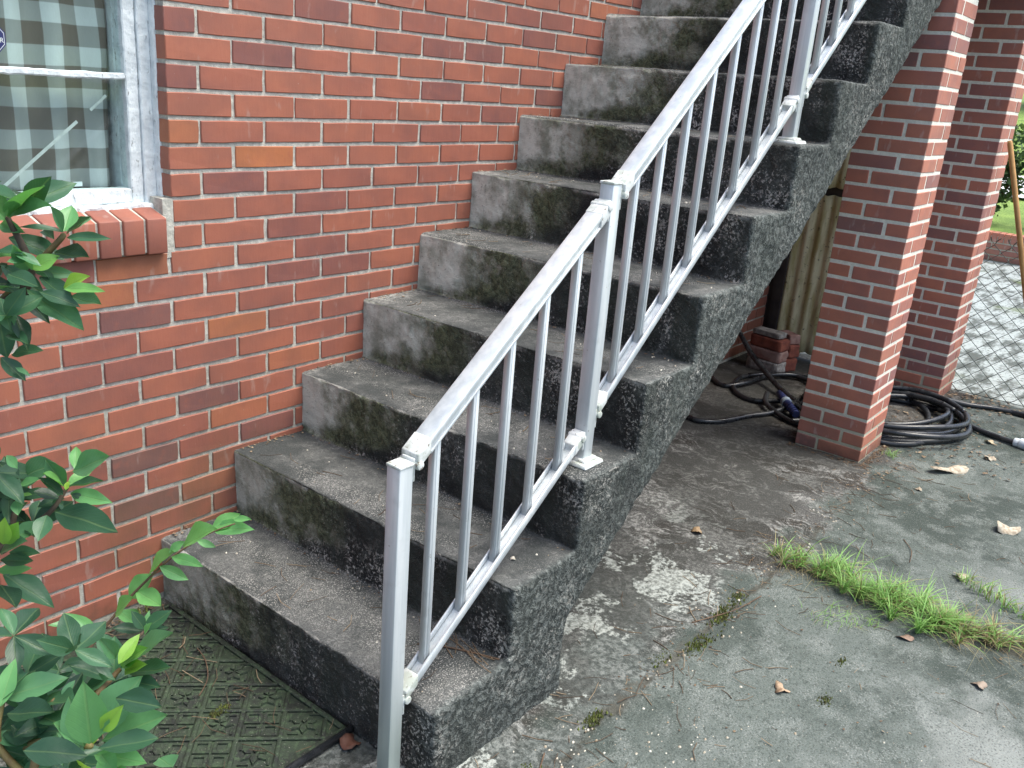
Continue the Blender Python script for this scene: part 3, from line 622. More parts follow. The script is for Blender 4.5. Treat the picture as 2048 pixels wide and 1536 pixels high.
# ------------------------------------------------------------------ brick pillars
def pillar(x0, y0, ztop, label, seed, x1=None):
    S = .300; L = .1940; Hh = .0940; g = .0120; PH = .0545
    root = empty('brick_pillar', (x0 + S / 2, y0 + S / 2, 0), label, 'pillar', 'brick pillars under the stairs')
    r = random.Random(seed); m = MB(); e = .0022
    m.box((x0 + e, y0 + e, -.02), (x0 + S - e, y0 + S - e, ztop)); m.build('mortar', M['mortar_pillar'], root)
    row = 0; z = .0
    shared = {}
    while z + BH < ztop:
        zc = z + PH / 2 + .004
        # pinwheel: four stretchers, alternately turned
        if row % 2 == 0:
            spec = [(x0, y0, x0 + Hh, y0 + L), (x0 + Hh + g, y0, x0 + S, y0 + Hh), (x0 + S - Hh, y0 + Hh + g, x0 + S, y0 + S), (x0, y0 + L + g, x0 + S - Hh - g, y0 + S)]
        else:
            spec = [(x0, y0, x0 + L, y0 + Hh), (x0 + L + g, y0, x0 + S, y0 + L), (x0 + Hh + g, y0 + L + g, x0 + S, y0 + S), (x0, y0 + Hh + g, x0 + Hh, y0 + S)]
        for (a, b, c, d) in spec:
            q = r.random(); t = r.uniform(.42, .72) if q < .72 else (r.uniform(.22, .4) if q < .9 else r.uniform(.08, .2))
            key = (round(c - a, 3), round(d - b, 3), round(t * 10)); 
            if key not in shared:
                bm = bmesh.new(); bmesh.ops.create_cube(bm, size=1)
                for v in bm.verts: v.co = Vector((v.co.x * (c - a), v.co.y * (d - b), v.co.z * PH)) + Vector((r.uniform(-.001, .001), r.uniform(-.001, .001), r.uniform(-.001, .001)))
                bmesh.ops.bevel(bm, geom=bm.edges[:], offset=.0028, segments=1, affect='EDGES')
                me = bpy.data.meshes.new('brick'); bm.to_mesh(me); bm.free(); at = me.attributes.new('tint', 'FLOAT', 'POINT'); at.data.foreach_set('value', [t] * len(me.vertices)); me.materials.append(M['brick_pillar']); shared[key] = me
            o = mk('brick', shared[key], None, root, ((a + c) / 2 + r.uniform(-.0008, .0008), (b + d) / 2 + r.uniform(-.0008, .0008), zc)); o.rotation_euler.z = r.uniform(-.004, .004)
        z += BR; row += 1
    return root
pillar(2.725, -1.122, 1.955, 'nearer red brick pillar standing under the open side of the stairs', 5)
pillar(3.995, -1.132, NST * RS - .164, 'farther red brick pillar next to the chain link fence', 8)
LEAVES = [
 ('t', -0.787, -1.104, 1.328, -0.772, -1.151, 1.368, 0.42, 0.55),('t', -0.782, -1.095, 1.326, -0.767, -1.148, 1.348, 0.3, 0.4),
 ('t', -0.793, -1.113, 1.33, -0.796, -1.114, 1.358, 0.4, 0.6),('t', -0.77, -1.06, 1.317, -0.775, -1.029, 1.332, 0.4, 0.5),
 ('t', -0.78, -1.065, 1.314, -0.776, -1.11, 1.313, 0.25, 0.5),('t', -0.743, -1.137, 1.314, -0.78, -1.119, 1.322, 0.24, 0.15),
 ('t', -0.754, -1.158, 1.318, -0.771, -1.171, 1.347, 0.3, 0.2),('t', -0.752, -1.156, 1.318, -0.734, -1.14, 1.341, 0.5, 0.5),
 ('t', -0.734, -1.121, 1.311, -0.709, -1.128, 1.326, 0.25, 0.3),('t', -0.734, -1.124, 1.309, -0.725, -1.167, 1.33, 0.25, 0.1),
 ('t', -0.749, -1.155, 1.311, -0.722, -1.189, 1.315, 0.2, 0.15),('t', -0.778, -1.078, 1.301, -0.74, -1.117, 1.284, 0.36, 0.15),
 ('t', -0.745, -1.114, 1.287, -0.737, -1.176, 1.288, 0.32, 0.05),('t', -0.772, -1.115, 1.271, -0.751, -1.131, 1.286, 0.5, 0.75),
 ('t', -0.78, -1.108, 1.285, -0.806, -1.115, 1.289, 0.3, 0.6),('t', -0.776, -1.124, 1.271, -0.796, -1.134, 1.301, 0.4, 0.35),
 ('t', -0.763, -1.098, 1.264, -0.728, -1.122, 1.262, 0.25, 0.3),('t', -0.77, -1.128, 1.265, -0.762, -1.18, 1.248, 0.3, 0.1),
 ('t', -0.785, -1.068, 1.269, -0.764, -1.115, 1.246, 0.32, 0.12),('t', -0.778, -1.094, 1.243, -0.76, -1.116, 1.21, 0.3, 0.05),
 ('t', -0.783, -1.123, 1.251, -0.761, -1.191, 1.219, 0.34, 0.25),('t', -0.754, -1.149, 1.254, -0.742, -1.176, 1.271, 0.35, 0.9),
 ('t', -0.767, -1.176, 1.26, -0.752, -1.221, 1.269, 0.24, 0.65),('t', -0.746, -1.145, 1.242, -0.742, -1.206, 1.242, 0.28, 0.15),
 ('t', -0.787, -1.162, 1.257, -0.765, -1.197, 1.249, 0.3, 0.1),('t', -0.809, -1.117, 1.244, -0.811, -1.14, 1.216, 0.5, 0.35),
 ('t', -0.798, -1.121, 1.226, -0.803, -1.158, 1.198, 0.3, 0.02),('t', -0.797, -1.079, 1.205, -0.81, -1.118, 1.181, 0.45, 0.1),
 ('t', -0.809, -1.126, 1.204, -0.808, -1.167, 1.206, 0.35, 0.15),('t', -0.805, -1.121, 1.179, -0.795, -1.161, 1.195, 0.3, 0.2),
 ('t', -0.82, -1.129, 1.181, -0.807, -1.149, 1.157, 0.38, 0.03),('t', -0.813, -1.147, 1.172, -0.807, -1.164, 1.168, 0.3, 0.3),
 ('t', -0.789, -1.073, 1.251, -0.794, -1.123, 1.244, 0.4, 0.05),('t', -0.814, -1.126, 1.256, -0.81, -1.164, 1.268, 0.4, 0.1),
 ('t', -0.8, -1.09, 1.223, -0.792, -1.108, 1.212, 0.4, 0.05),('t', -0.784, -1.131, 1.285, -0.804, -1.134, 1.285, 0.4, 0.4),
 ('t', -0.805, -1.106, 1.291, -0.792, -1.138, 1.296, 0.35, 0.3),('t', -0.796, -1.13, 1.295, -0.779, -1.151, 1.285, 0.35, 0.3),
 ('t', -0.78, -1.075, 1.271, -0.785, -1.05, 1.249, 0.4, 0.05),('t', -0.746, -1.119, 1.303, -0.743, -1.088, 1.309, 0.3, 0.05),
 ('t', -0.805, -1.133, 1.273, -0.798, -1.177, 1.271, 0.35, 0.1),('t', -0.8, -1.071, 1.219, -0.786, -1.07, 1.227, 0.5, 0.2),
 ('t', -0.77, -1.138, 1.273, -0.756, -1.135, 1.259, 0.35, 0.1),('m', -0.723, -1.072, 0.995, -0.712, -1.056, 1.017, 0.42, 0.6),
 ('m', -0.734, -1.088, 1.002, -0.714, -1.139, 1.033, 0.42, 0.4),('m', -0.739, -1.077, 0.979, -0.759, -1.077, 1.02, 0.42, 0.15),
 ('m', -0.74, -1.082, 0.981, -0.708, -1.083, 0.998, 0.34, 0.6),('m', -0.744, -1.081, 0.982, -0.767, -1.094, 1.013, 0.36, 0.6),
 ('m', -0.747, -1.103, 0.991, -0.732, -1.158, 1.008, 0.22, 0.08),('m', -0.729, -1.065, 0.962, -0.708, -1.118, 0.964, 0.28, 0.5),
 ('m', -0.747, -1.086, 0.973, -0.773, -1.087, 1.004, 0.3, 0.0),('m', -0.731, -1.048, 0.951, -0.757, -1.039, 0.943, 0.35, 0.12),
 ('m', -0.76, -1.088, 0.955, -0.735, -1.174, 0.959, 0.33, 0.08),('m', -0.771, -1.09, 0.955, -0.793, -1.113, 0.941, 0.7, 0.18),
 ('m', -0.768, -1.016, 0.978, -0.753, -1.063, 1.011, 0.5, 0.25),('m', -0.782, -1.047, 1.007, -0.791, -1.041, 1.024, 0.5, 0.5),
 ('m', -0.78, -1.039, 0.988, -0.783, -0.997, 0.994, 0.4, 0.05),('m', -0.784, -1.049, 0.984, -0.769, -1.072, 0.998, 0.3, 0.55),
 ('m', -0.771, -1.016, 0.954, -0.746, -1.062, 0.969, 0.3, 0.1),('m', -0.77, -0.999, 0.946, -0.775, -0.997, 0.967, 0.5, 0.75),
 ('m', -0.787, -1.043, 0.965, -0.78, -1.066, 0.98, 0.3, 0.7),('m', -0.791, -1.057, 0.971, -0.798, -1.074, 0.96, 0.75, 0.5),
 ('m', -0.789, -1.04, 0.966, -0.795, -1.006, 0.968, 0.4, 0.0),('m', -0.78, -1.009, 0.934, -0.775, -1.033, 0.925, 0.6, 0.0),
 ('m', -0.813, -1.059, 0.917, -0.814, -1.072, 0.955, 0.34, 0.85),('m', -0.807, -1.048, 0.911, -0.803, -1.075, 0.945, 0.42, 0.8),
 ('m', -0.803, -1.052, 0.916, -0.767, -1.067, 0.932, 0.38, 0.4),('m', -0.816, -1.052, 0.902, -0.808, -1.099, 0.938, 0.35, 0.2),
 ('m', -0.791, -1.015, 0.879, -0.77, -1.047, 0.884, 0.33, 0.25),('m', -0.799, -1.005, 0.867, -0.778, -1.05, 0.875, 0.28, 0.15),
 ('m', -0.806, -1.011, 0.856, -0.78, -1.04, 0.862, 0.3, 0.6),('m', -0.805, -1.024, 0.856, -0.772, -1.076, 0.822, 0.38, 0.12),
 ('m', -0.816, -1.042, 0.853, -0.819, -1.091, 0.851, 0.45, 0.05),('m', -0.772, -1.06, 0.977, -0.748, -1.074, 0.968, 0.5, 0.0),
 ('m', -0.739, -1.047, 0.948, -0.722, -1.053, 0.929, 0.5, 0.1),('m', -0.743, -1.084, 0.978, -0.738, -1.084, 0.988, 0.5, 0.9),
 ('m', -0.734, -1.06, 0.955, -0.745, -1.049, 0.949, 0.4, 0.1),('m', -0.783, -1.004, 0.94, -0.799, -0.999, 0.93, 0.4, 0.0),
 ('m', -0.732, -1.073, 0.965, -0.719, -1.088, 0.96, 0.3, 0.02),('a', -0.761, -1.222, 0.797, -0.733, -1.217, 0.822, 0.36, 0.85),
 ('a', -0.742, -1.19, 0.769, -0.735, -1.23, 0.81, 0.36, 0.75),('a', -0.744, -1.183, 0.772, -0.743, -1.142, 0.795, 0.38, 0.2),
 ('a', -0.746, -1.208, 0.782, -0.716, -1.273, 0.836, 0.4, 0.3),('a', -0.742, -1.199, 0.763, -0.719, -1.264, 0.788, 0.26, 0.08),
 ('a', -0.747, -1.19, 0.755, -0.77, -1.143, 0.779, 0.42, 0.1),('a', -0.772, -1.235, 0.787, -0.81, -1.211, 0.818, 0.35, 0.05),
 ('a', -0.749, -1.216, 0.766, -0.728, -1.253, 0.761, 0.4, 0.05),('a', -0.76, -1.193, 0.761, -0.777, -1.162, 0.724, 0.45, 0.12),
 ('a', -0.762, -1.22, 0.806, -0.783, -1.23, 0.847, 0.3, 0.3),('a', -0.741, -1.197, 0.764, -0.741, -1.239, 0.796, 0.3, 0.9),
 ('a', -0.761, -1.177, 0.762, -0.793, -1.185, 0.764, 0.4, 0.05),('c', -0.617, -1.018, 0.68, -0.602, -1.012, 0.701, 0.3, 0.45),
 ('c', -0.614, -1.017, 0.678, -0.588, -1.041, 0.708, 0.4, 0.12),('c', -0.616, -1.015, 0.676, -0.651, -1.002, 0.692, 0.35, 0.0),
 ('c', -0.619, -1.027, 0.685, -0.632, -1.022, 0.717, 0.4, 0.1),('c', -0.613, -1.02, 0.671, -0.588, -1.035, 0.678, 0.35, 0.03),
 ('c', -0.626, -1.039, 0.685, -0.62, -1.046, 0.705, 0.4, 0.6),('b', -0.898, -1.433, 0.889, -0.905, -1.444, 0.957, 0.38, 0.5),
 ('b', -0.88, -1.406, 0.873, -0.85, -1.428, 0.93, 0.42, 0.32),('b', -0.88, -1.391, 0.85, -0.871, -1.391, 0.876, 0.62, 0.85),
 ('b', -0.887, -1.432, 0.896, -0.878, -1.452, 0.927, 0.3, 0.9),('b', -0.874, -1.404, 0.86, -0.834, -1.449, 0.891, 0.36, 0.4),
 ('b', -0.896, -1.44, 0.886, -0.856, -1.471, 0.889, 0.36, 0.08),('b', -0.883, -1.391, 0.85, -0.906, -1.39, 0.892, 0.5, 0.45),
 ('b', -0.891, -1.403, 0.863, -0.897, -1.393, 0.912, 0.42, 0.3),('b', -0.881, -1.4, 0.845, -0.861, -1.451, 0.858, 0.36, 0.5),
 ('b', -0.87, -1.43, 0.923, -0.85, -1.468, 0.925, 0.4, 0.06),('b', -0.889, -1.383, 0.825, -0.899, -1.404, 0.855, 0.5, 0.9),
 ('b', -0.938, -1.38, 0.874, -0.905, -1.423, 0.877, 0.36, 0.02),('b', -0.884, -1.387, 0.844, -0.899, -1.369, 0.863, 0.4, 0.3),
 ('b', -0.898, -1.409, 0.856, -0.898, -1.379, 0.872, 0.4, 0.1),('b', -0.877, -1.406, 0.847, -0.884, -1.448, 0.853, 0.4, 0.45),
 ('b', -0.885, -1.389, 0.837, -0.907, -1.401, 0.841, 0.4, 0.2),('b', -0.875, -1.452, 0.858, -0.882, -1.435, 0.839, 0.4, 0.5),
 ('d', -0.894, -1.225, 0.824, -0.846, -1.26, 0.844, 0.36, 0.35),('d', -0.903, -1.239, 0.825, -0.88, -1.225, 0.863, 0.34, 0.6),
 ('d', -0.9, -1.246, 0.818, -0.879, -1.307, 0.842, 0.3, 0.08),('d', -0.902, -1.227, 0.786, -0.876, -1.28, 0.806, 0.4, 0.02),
 ('d', -0.908, -1.226, 0.767, -0.877, -1.253, 0.744, 0.5, 0.2),('d', -0.866, -1.239, 0.809, -0.854, -1.301, 0.836, 0.4, 0.15),
 ('d', -0.865, -1.288, 0.799, -0.886, -1.268, 0.8, 0.4, 0.1),('d', -0.852, -1.271, 0.826, -0.839, -1.272, 0.841, 0.4, 0.3),
 ('d', -0.798, -1.373, 0.772, -0.805, -1.41, 0.785, 0.6, 0.35),('d', -0.903, -1.23, 0.825, -0.873, -1.236, 0.851, 0.35, 0.1),
 ('d', -0.896, -1.242, 0.799, -0.882, -1.261, 0.777, 0.4, 0.02),('d', -0.846, -1.239, 0.805, -0.834, -1.262, 0.795, 0.4, 0.25),
 ('d', -0.895, -1.2, 0.818, -0.88, -1.213, 0.836, 0.35, 0.3),('d', -0.868, -1.289, 0.79, -0.877, -1.269, 0.758, 0.4, 0.05),
 ('d', -0.89, -1.259, 0.763, -0.9, -1.236, 0.733, 0.5, 0.15),('d', -0.88, -1.286, 0.767, -0.864, -1.298, 0.745, 0.4, 0.05),
 ('d', -0.851, -1.243, 0.822, -0.834, -1.257, 0.842, 0.35, 0.05),('d', -0.872, -1.26, 0.807, -0.869, -1.305, 0.819, 0.4, 0.0),
 ('s', -0.64, -0.928, 0.638, -0.672, -0.893, 0.673, 0.28, 0.6),('s', -0.653, -0.915, 0.652, -0.696, -0.897, 0.67, 0.3, 0.45),
 ('s', -0.636, -0.975, 0.694, -0.629, -1.008, 0.735, 0.5, 0.75),('s', -0.613, -0.94, 0.674, -0.61, -0.988, 0.673, 0.5, 0.75),
 ('s', -0.596, -0.942, 0.693, -0.576, -0.971, 0.735, 0.5, 0.75),('s', -0.596, -0.964, 0.715, -0.585, -1.011, 0.705, 0.48, 0.8),
 ('s', -0.577, -0.971, 0.737, -0.563, -1.014, 0.788, 0.48, 0.7),('s', -0.57, -0.991, 0.759, -0.54, -1.016, 0.734, 0.34, 0.65),
 ('s', -0.563, -1.008, 0.786, -0.545, -1.021, 0.803, 0.42, 0.55),('s', -0.558, -1.006, 0.777, -0.542, -1.057, 0.779, 0.28, 0.55),
 ('s', -0.552, -1.031, 0.801, -0.537, -1.084, 0.848, 0.42, 0.68),('s', -0.51, -1.0, 0.784, -0.488, -1.016, 0.772, 0.32, 0.65),
 ('s', -0.498, -1.018, 0.804, -0.46, -1.04, 0.826, 0.4, 0.62),('s', -0.491, -1.012, 0.803, -0.468, -1.078, 0.822, 0.3, 0.6),
 ('s', -0.478, -1.054, 0.83, -0.466, -1.079, 0.837, 0.3, 0.62),('s', -0.661, -0.914, 0.651, -0.646, -0.922, 0.619, 0.35, 0.35),
 ('s', -0.642, -0.926, 0.641, -0.646, -0.902, 0.615, 0.4, 0.7),
]
WHORL = {'t1': (-0.78, -1.087, 1.325), 't2': (-0.745, -1.14, 1.312), 't3': (-0.776, -1.122, 1.272), 't4': (-0.757, -1.155, 1.256), 't5': (-0.788, -1.092, 1.233), 'm1': (-0.737, -1.076, 0.977), 'm2': (-0.778, -1.029, 0.963), 'm3': (-0.802, -1.032, 0.903), 'a': (-0.755, -1.213, 0.782), 'b': (-0.888, -1.41, 0.866), 'c': (-0.624, -1.036, 0.689), 'd1': (-0.893, -1.22, 0.819), 'd2': (-0.857, -1.266, 0.823)}
OFF = {'o1': (-0.85, -0.999, 1.162), 'o2': (-0.92, -1.007, 0.826), 'o3': (-0.893, -1.267, 0.737), 'o4': (-0.92, -1.169, 0.693)}
TWIG = {'tw2': (-0.753, -1.135, 1.3), 'mtw': (-0.76, -1.065, 0.942), 'btw': (-0.885, -1.257, 0.774), 'atw': (-0.836, -1.237, 0.767)}
SAPLING = [(-0.705, -0.918, 0.555), (-0.685, -0.924, 0.591), (-0.66, -0.936, 0.628), (-0.634, -0.948, 0.667), (-0.605, -0.964, 0.707), (-0.579, -0.98, 0.739), (-0.557, -0.995, 0.765), (-0.537, -1.01, 0.785), (-0.509, -1.033, 0.809), (-0.48, -1.061, 0.827)]
# ------------------------------------------------------------------ railing
YR = -1.000
rail = empty('stair_railing', (.65, YR, 0), 'white painted aluminium railing with square balusters on the open side of the stairs', 'railing')
def bar(name, a, b, w, h, parent, chamfer=.002, mat='rail', lift=0.0):
    """bar between a and b (x,z) in the plane y=YR: w across (y), h tall (perpendicular); square cut vertical ends"""
    (x0, z0), (x1, z1) = a, b; m = MB()
    hh = h / math.cos(math.atan2(z1 - z0, x1 - x0))
    y0, y1 = YR - w / 2, YR + w / 2
    m.quadbox([(x0, y0, z0 - hh), (x1, y0, z1 - hh), (x1, y1, z1 - hh), (x0, y1, z0 - hh), (x0, y0, z0), (x1, y0, z1), (x1, y1, z1), (x0, y1, z0)])
    o = m.build(name, M[mat], parent); bevel(o, chamfer, 2); return o
PS = .0185
posts = [(-.0600, -.015, .786), (.5985, 3 * RS - .001, 1.306), (1.607, 7 * RS - .001, 2.125), (2.60, 11 * RS - .001, 2.925)]
for (x, z0, z1) in posts:
    m = MB(); m.box((x - PS, YR - PS, z0), (x + PS, YR + PS, z1 - .006)); p = bevel(m.build('post', M['rail'], rail), .002, 2)
    # raised lip on the outer corners of the extrusion
    m = MB(); m.quadbox([(x - PS - .0018, YR - PS - .0018, z1 - .007), (x + PS + .0018, YR - PS - .0018, z1 - .007), (x + PS + .0018, YR + PS + .0018, z1 - .007), (x - PS - .0018, YR + PS + .0018, z1 - .007),
                         (x - PS - .0018, YR - PS - .0018, z1), (x + PS + .0018, YR - PS - .0018, z1), (x + PS + .0018, YR + PS + .0018, z1), (x - PS - .0018, YR + PS + .0018, z1)])
    bevel(m.build('cap', M['cast'], p), .0022, 2)
    m = MB(); q = .043; t = .0265; zz = z0 + .001; m.quadbox([(x - q, YR - q, zz), (x + q, YR - q, zz), (x + q, YR + q, zz), (x - q, YR + q, zz), (x - q + .004, YR - q + .004, zz + .010), (x + q - .004, YR - q + .004, zz + .010), (x + q - .004, YR + q - .004, zz + .010), (x - q + .004, YR + q - .004, zz + .010)])
    m.quadbox([(x - t - .004, YR - t - .004, zz + .010), (x + t + .004, YR - t - .004, zz + .010), (x + t + .004, YR + t + .004, zz + .010), (x - t - .004, YR + t + .004, zz + .010), (x - t, YR - t, zz + .018), (x + t, YR - t, zz + .018), (x + t, YR + t, zz + .018), (x - t, YR + t, zz + .018)])
    if z0 > 0: bevel(m.build('base_plate', M['cast'], p), .0025, 2)
def section(xa, xb, zt_a, zt_b, zb_a, zb_b, xs_):
    """xa..xb clear span, z of rail tops at both ends"""
    st = (zt_b - zt_a) / (xb - xa); sb = (zb_b - zb_a) / (xb - xa); ang = math.atan(st); up = Vector((-math.sin(ang), 0, math.cos(ang))); al = Vector((math.cos(ang), 0, math.sin(ang)))
    g = .030
    # top rail: broad cap, necked channel and lower lip
    A, B = (xa + g, zt_a + st * g), (xb - g, zt_b - st * g)
    top = bar('top_rail', A, B, .047, .013, rail, .0035)
    off = lambda P, d: (P[0] + up.x * -d, P[1] - up.z * d)
    bar('neck', off(A, .0135), off(B, .0135), .038, .010, top, .001); bar('lip', off(A, .0240), off(B, .0240), .044, .0055, top, .0012)
    # bottom rail: U channel, two flanges and a web
    sb_ang = math.atan(sb); A, B = (xa + g * .75, zb_a + sb * g * .75), (xb - g * .75, zb_b - sb * g * .75)
    (x0, z0), (x1, z1) = A, B; c = 1 / math.cos(sb_ang); W = .0185; mm = MB()
    for (ya, yb, h0, h1) in ((YR - W, YR - W + .0065, 0, -.0195), (YR + W - .0050, YR + W, 0, -.0195), (YR - W + .0068, YR + W - .0053, -.012, -.018)):
        mm.quadbox([(x0, ya, z0 + h1 * c), (x1, ya, z1 + h1 * c), (x1, yb, z1 + h1 * c), (x0, yb, z0 + h1 * c), (x0, ya, z0 + h0 * c), (x1, ya, z1 + h0 * c), (x1, yb, z1 + h0 * c), (x0, yb, z0 + h0 * c)])
    bot = bevel(mm.build('bottom_rail', M['rail'], rail), .0012, 1)
    for x in xs_:
        m = MB(); s2 = .0088; zb = zb_a + sb * (x - xa) - .0125 * c; zt = zt_a + st * (x - xa) - .0292 / math.cos(ang); zt -= 0
        m.quadbox([(x - s2, YR - s2, zb - s2 * sb), (x + s2, YR - s2, zb + s2 * sb), (x + s2, YR + s2, zb + s2 * sb), (x - s2, YR + s2, zb - s2 * sb),
                   (x - s2, YR - s2, zt - s2 * st), (x + s2, YR - s2, zt + s2 * st), (x + s2, YR + s2, zt + s2 * st), (x - s2, YR + s2, zt - s2 * st)])
        m.box((x - .003, YR - s2 - .0012, zb + .012), (x + .0045, YR - s2 + .0005, zt - .012))
        bevel(m.build('baluster', M['rail'], rail), .0013, 1)
    # cast brackets: shoe round the rail end and a flange on the post
    for (xe_, zt, zb, sgn) in ((xa, zt_a, zb_a, 1), (xb, zt_b, zb_b, -1)):
        for (z, w, s_, nm) in ((zt + .0010, .0240, st, 0), (zb + .0010, .0200, sb, 1)):
            m = MB(); d = .042 * sgn
            xi, xo = xe_ + .006 * sgn, xe_ + d; zi = z + s_ * (xi - xe_); zo = z + s_ * (xo - xe_); hh = .033 if nm == 0 else .027
            P0, P1 = ((xi, zi), (xo, zo)) if sgn > 0 else ((xo, zo), (xi, zi))
            m.quadbox([(P0[0], YR - w, P0[1] - hh), (P1[0], YR - w, P1[1] - hh), (P1[0], YR + w, P1[1] - hh), (P0[0], YR + w, P0[1] - hh), (P0[0], YR - w, P0[1]), (P1[0], YR - w, P1[1]), (P1[0], YR + w, P1[1]), (P0[0], YR + w, P0[1])])
            zc = z - .020; xf = xe_ + .0005 * sgn
            bx = [xf, xf + .0055 * sgn]; m.box((min(bx), YR - .017, zc - .034), (max(bx), YR + .017, zc + .016))
            m.tube([(xe_ + .012 * sgn, YR - w - .003, zc + .001), (xe_ + .012 * sgn, YR + w + .003, zc + .001)], .0095, 12)
            m.tube([(xe_ + .004 * sgn, YR - .001, zc - .028), (xe_ + .010 * sgn, YR - .001, zc - .028)], .005, 8)
            o = m.build('bracket', M['cast'], rail); bevel(o, .003, 2)
section(-.0405, .579, .796, 1.268, .237, .690, [.038 + .1130 * i for i in range(5)])
section(.618, 1.5875, 1.293, 2.090, .740, 1.534, [.704 + .1090 * i for i in range(8)])
section(1.6265, 2.5805, 2.122, 2.902, 1.551, 2.338, [1.712 + .1090 * i for i in range(8)])
# ------------------------------------------------------------------ fibreglass panels closing the store below the landing
def panel(z0, z1, label, y0=-.085, y1=-.84, x=4.19):
    m = MB(); Y = np.linspace(y0, y1, 90); Z = np.linspace(z0, z1, 14); n = len(Z)
    vs = [(x + .007 * math.sin(y * 2 * math.pi / .075) + .003 * nz(0, y, z, 3), y, z + (.012 * nz(y, 0, 1, 26) if (i in (0, n - 1)) else 0)) for y in Y for i, z in enumerate(Z)]
    m.add(vs, [(i * n + j, (i + 1) * n + j, (i + 1) * n + j + 1, i * n + j + 1) for i in range(len(Y) - 1) for j in range(n - 1)])
    o = m.build('corrugated_panel', M['fibre'], smooth=True); sl = o.modifiers.new('s', 'SOLIDIFY'); sl.thickness = .003
    return tag(o, label, 'panel', 'corrugated panels beside the far pillar')
panel(.035, 1.005, 'mossy yellow corrugated fibreglass panel standing behind the nearer brick pillar, bottom sheet')
panel(1.050, NST * RS - .17, 'mossy yellow corrugated fibreglass panel above the dark gap, upper sheet under the landing')
m = MB(); m.box((4.215, -.86, .99), (4.27, -.07, 1.075)); tag(m.build('wooden_rail', M['dark_wood']), 'dark wooden rail seen through the gap between the two yellow panels', 'rail')
m = MB(); m.box((4.165, -.083, .002), (4.25, .19, NST * RS - .17)); m.box((4.178, -.060, .0), (4.1649, -.002, NST * RS - .17)); o = bevel(m.build('wooden_post', M['dark_wood']), .004, 1); tag(o, 'dark wooden post between the house wall and the yellow corrugated panel', 'post')
# ------------------------------------------------------------------ old bricks piled under the stairs
simple('old_grey', (.15, .145, .135), (.30, .29, .27), 30, .95, .8, .005); simple('old_red', (.14, .040, .028), (.24, .075, .048), 22, .9, .6, .004); simple('old_pink', (.20, .10, .08), (.33, .22, .19), 14, .95, .7, .004)
def loose(name, c, sz, rz, mat, label, blobs=0, seed=0):
    bm = bmesh.new(); bmesh.ops.create_cube(bm, size=1)
    for v in bm.verts: v.co = Vector((v.co.x * sz[0], v.co.y * sz[1], v.co.z * sz[2]))
    bmesh.ops.subdivide_edges(bm, edges=bm.edges[:], cuts=7, use_grid_fill=True)
    for v in bm.verts:
        e = sum(abs(abs(v.co[i]) - sz[i] / 2) < 1e-4 for i in range(3)); n_ = noise.noise_vector(v.co * 38 + Vector((seed, 0, 0)))
        v.co += n_ * .0030 - (v.co.normalized() * (.004 * (e - 1) * (.5 + n_.x) if e > 1 else 0))
    me = bpy.data.meshes.new(name); bm.to_mesh(me); bm.free()
    o = mk(name, me, M[mat]); o.location = c; o.rotation_euler.z = rz; me.polygons.foreach_set('use_smooth', [True] * len(me.polygons))
    return tag(o, label, 'brick', 'old bricks piled under the stairs')
pc = Vector((3.745, -.225, 0)); a = R_(82)
b = loose('loose_brick', (pc.x, pc.y, .034), (.205, .10, .068), a, 'old_mortar', 'whitish mortar crusted brick with holes at the bottom of the pile under the stairs', seed=1)
m = MB()
for (dx, dz) in ((-.052, .0), (-.018, .004), (.022, -.004), (.060, .002)): m.tube([(-.0515, dx, dz + .0), (-.0475, dx, dz)], .011, 9)
hm = m.mesh('core_hole'); o = bpy.data.objects.new('core_hole', hm); hm.materials.append(M['dark_metal']); link(o, b); o.rotation_euler.z = -R_(90); o.location = (0, 0, 0); o.rotation_euler.z = R_(90)
loose('loose_brick', (pc.x + .004, pc.y + .002, .034 + .069), (.208, .102, .066), a + .05, 'old_pink', 'pinkish worn brick, second from the ground in the pile under the stairs', seed=2)
loose('loose_brick', (pc.x + .006, pc.y - .001, .034 + .137), (.205, .10, .064), a - .03, 'old_red', 'dark red brick directly under the grey one in the pile', seed=3)
loose('loose_brick', (pc.x + .008, pc.y + .010, .034 + .190), (.178, .086, .030), a + .02, 'old_grey', 'flat grey slab topping the pile of old bricks under the stairs', seed=4)
loose('loose_brick', (pc.x + .115, pc.y - .045, .042), (.16, .095, .08), a - .3, 'old_red', 'red half brick behind the whitish brick at the foot of the pile', seed=5)
loose('loose_brick', (pc.x + .115, pc.y - .052, .125), (.155, .09, .075), a - .2, 'old_red', 'red brick leaning at the back of the pile towards the yellow panel', seed=6)
loose('loose_brick', (pc.x + .125, pc.y - .060, .193), (.12, .075, .055), a - .35, 'old_pink', 'small broken pinkish brick on the back of the pile beside the yellow panel', seed=7)
# ------------------------------------------------------------------ hoses
hose = empty('garden_hose', (3.3, -1.0, 0), 'black rubber hose coiled around the foot of the nearer brick pillar', 'hose')
r0 = .0135
def hs(pts, r=r0, name='hose_loop', n=9, closed=False, par=hose):
    m = MB(); m.tube(catmull(pts, n, closed), r, 10); return m.build(name, M['hose_rubber'], par, smooth=True)
rl = random.Random(7)
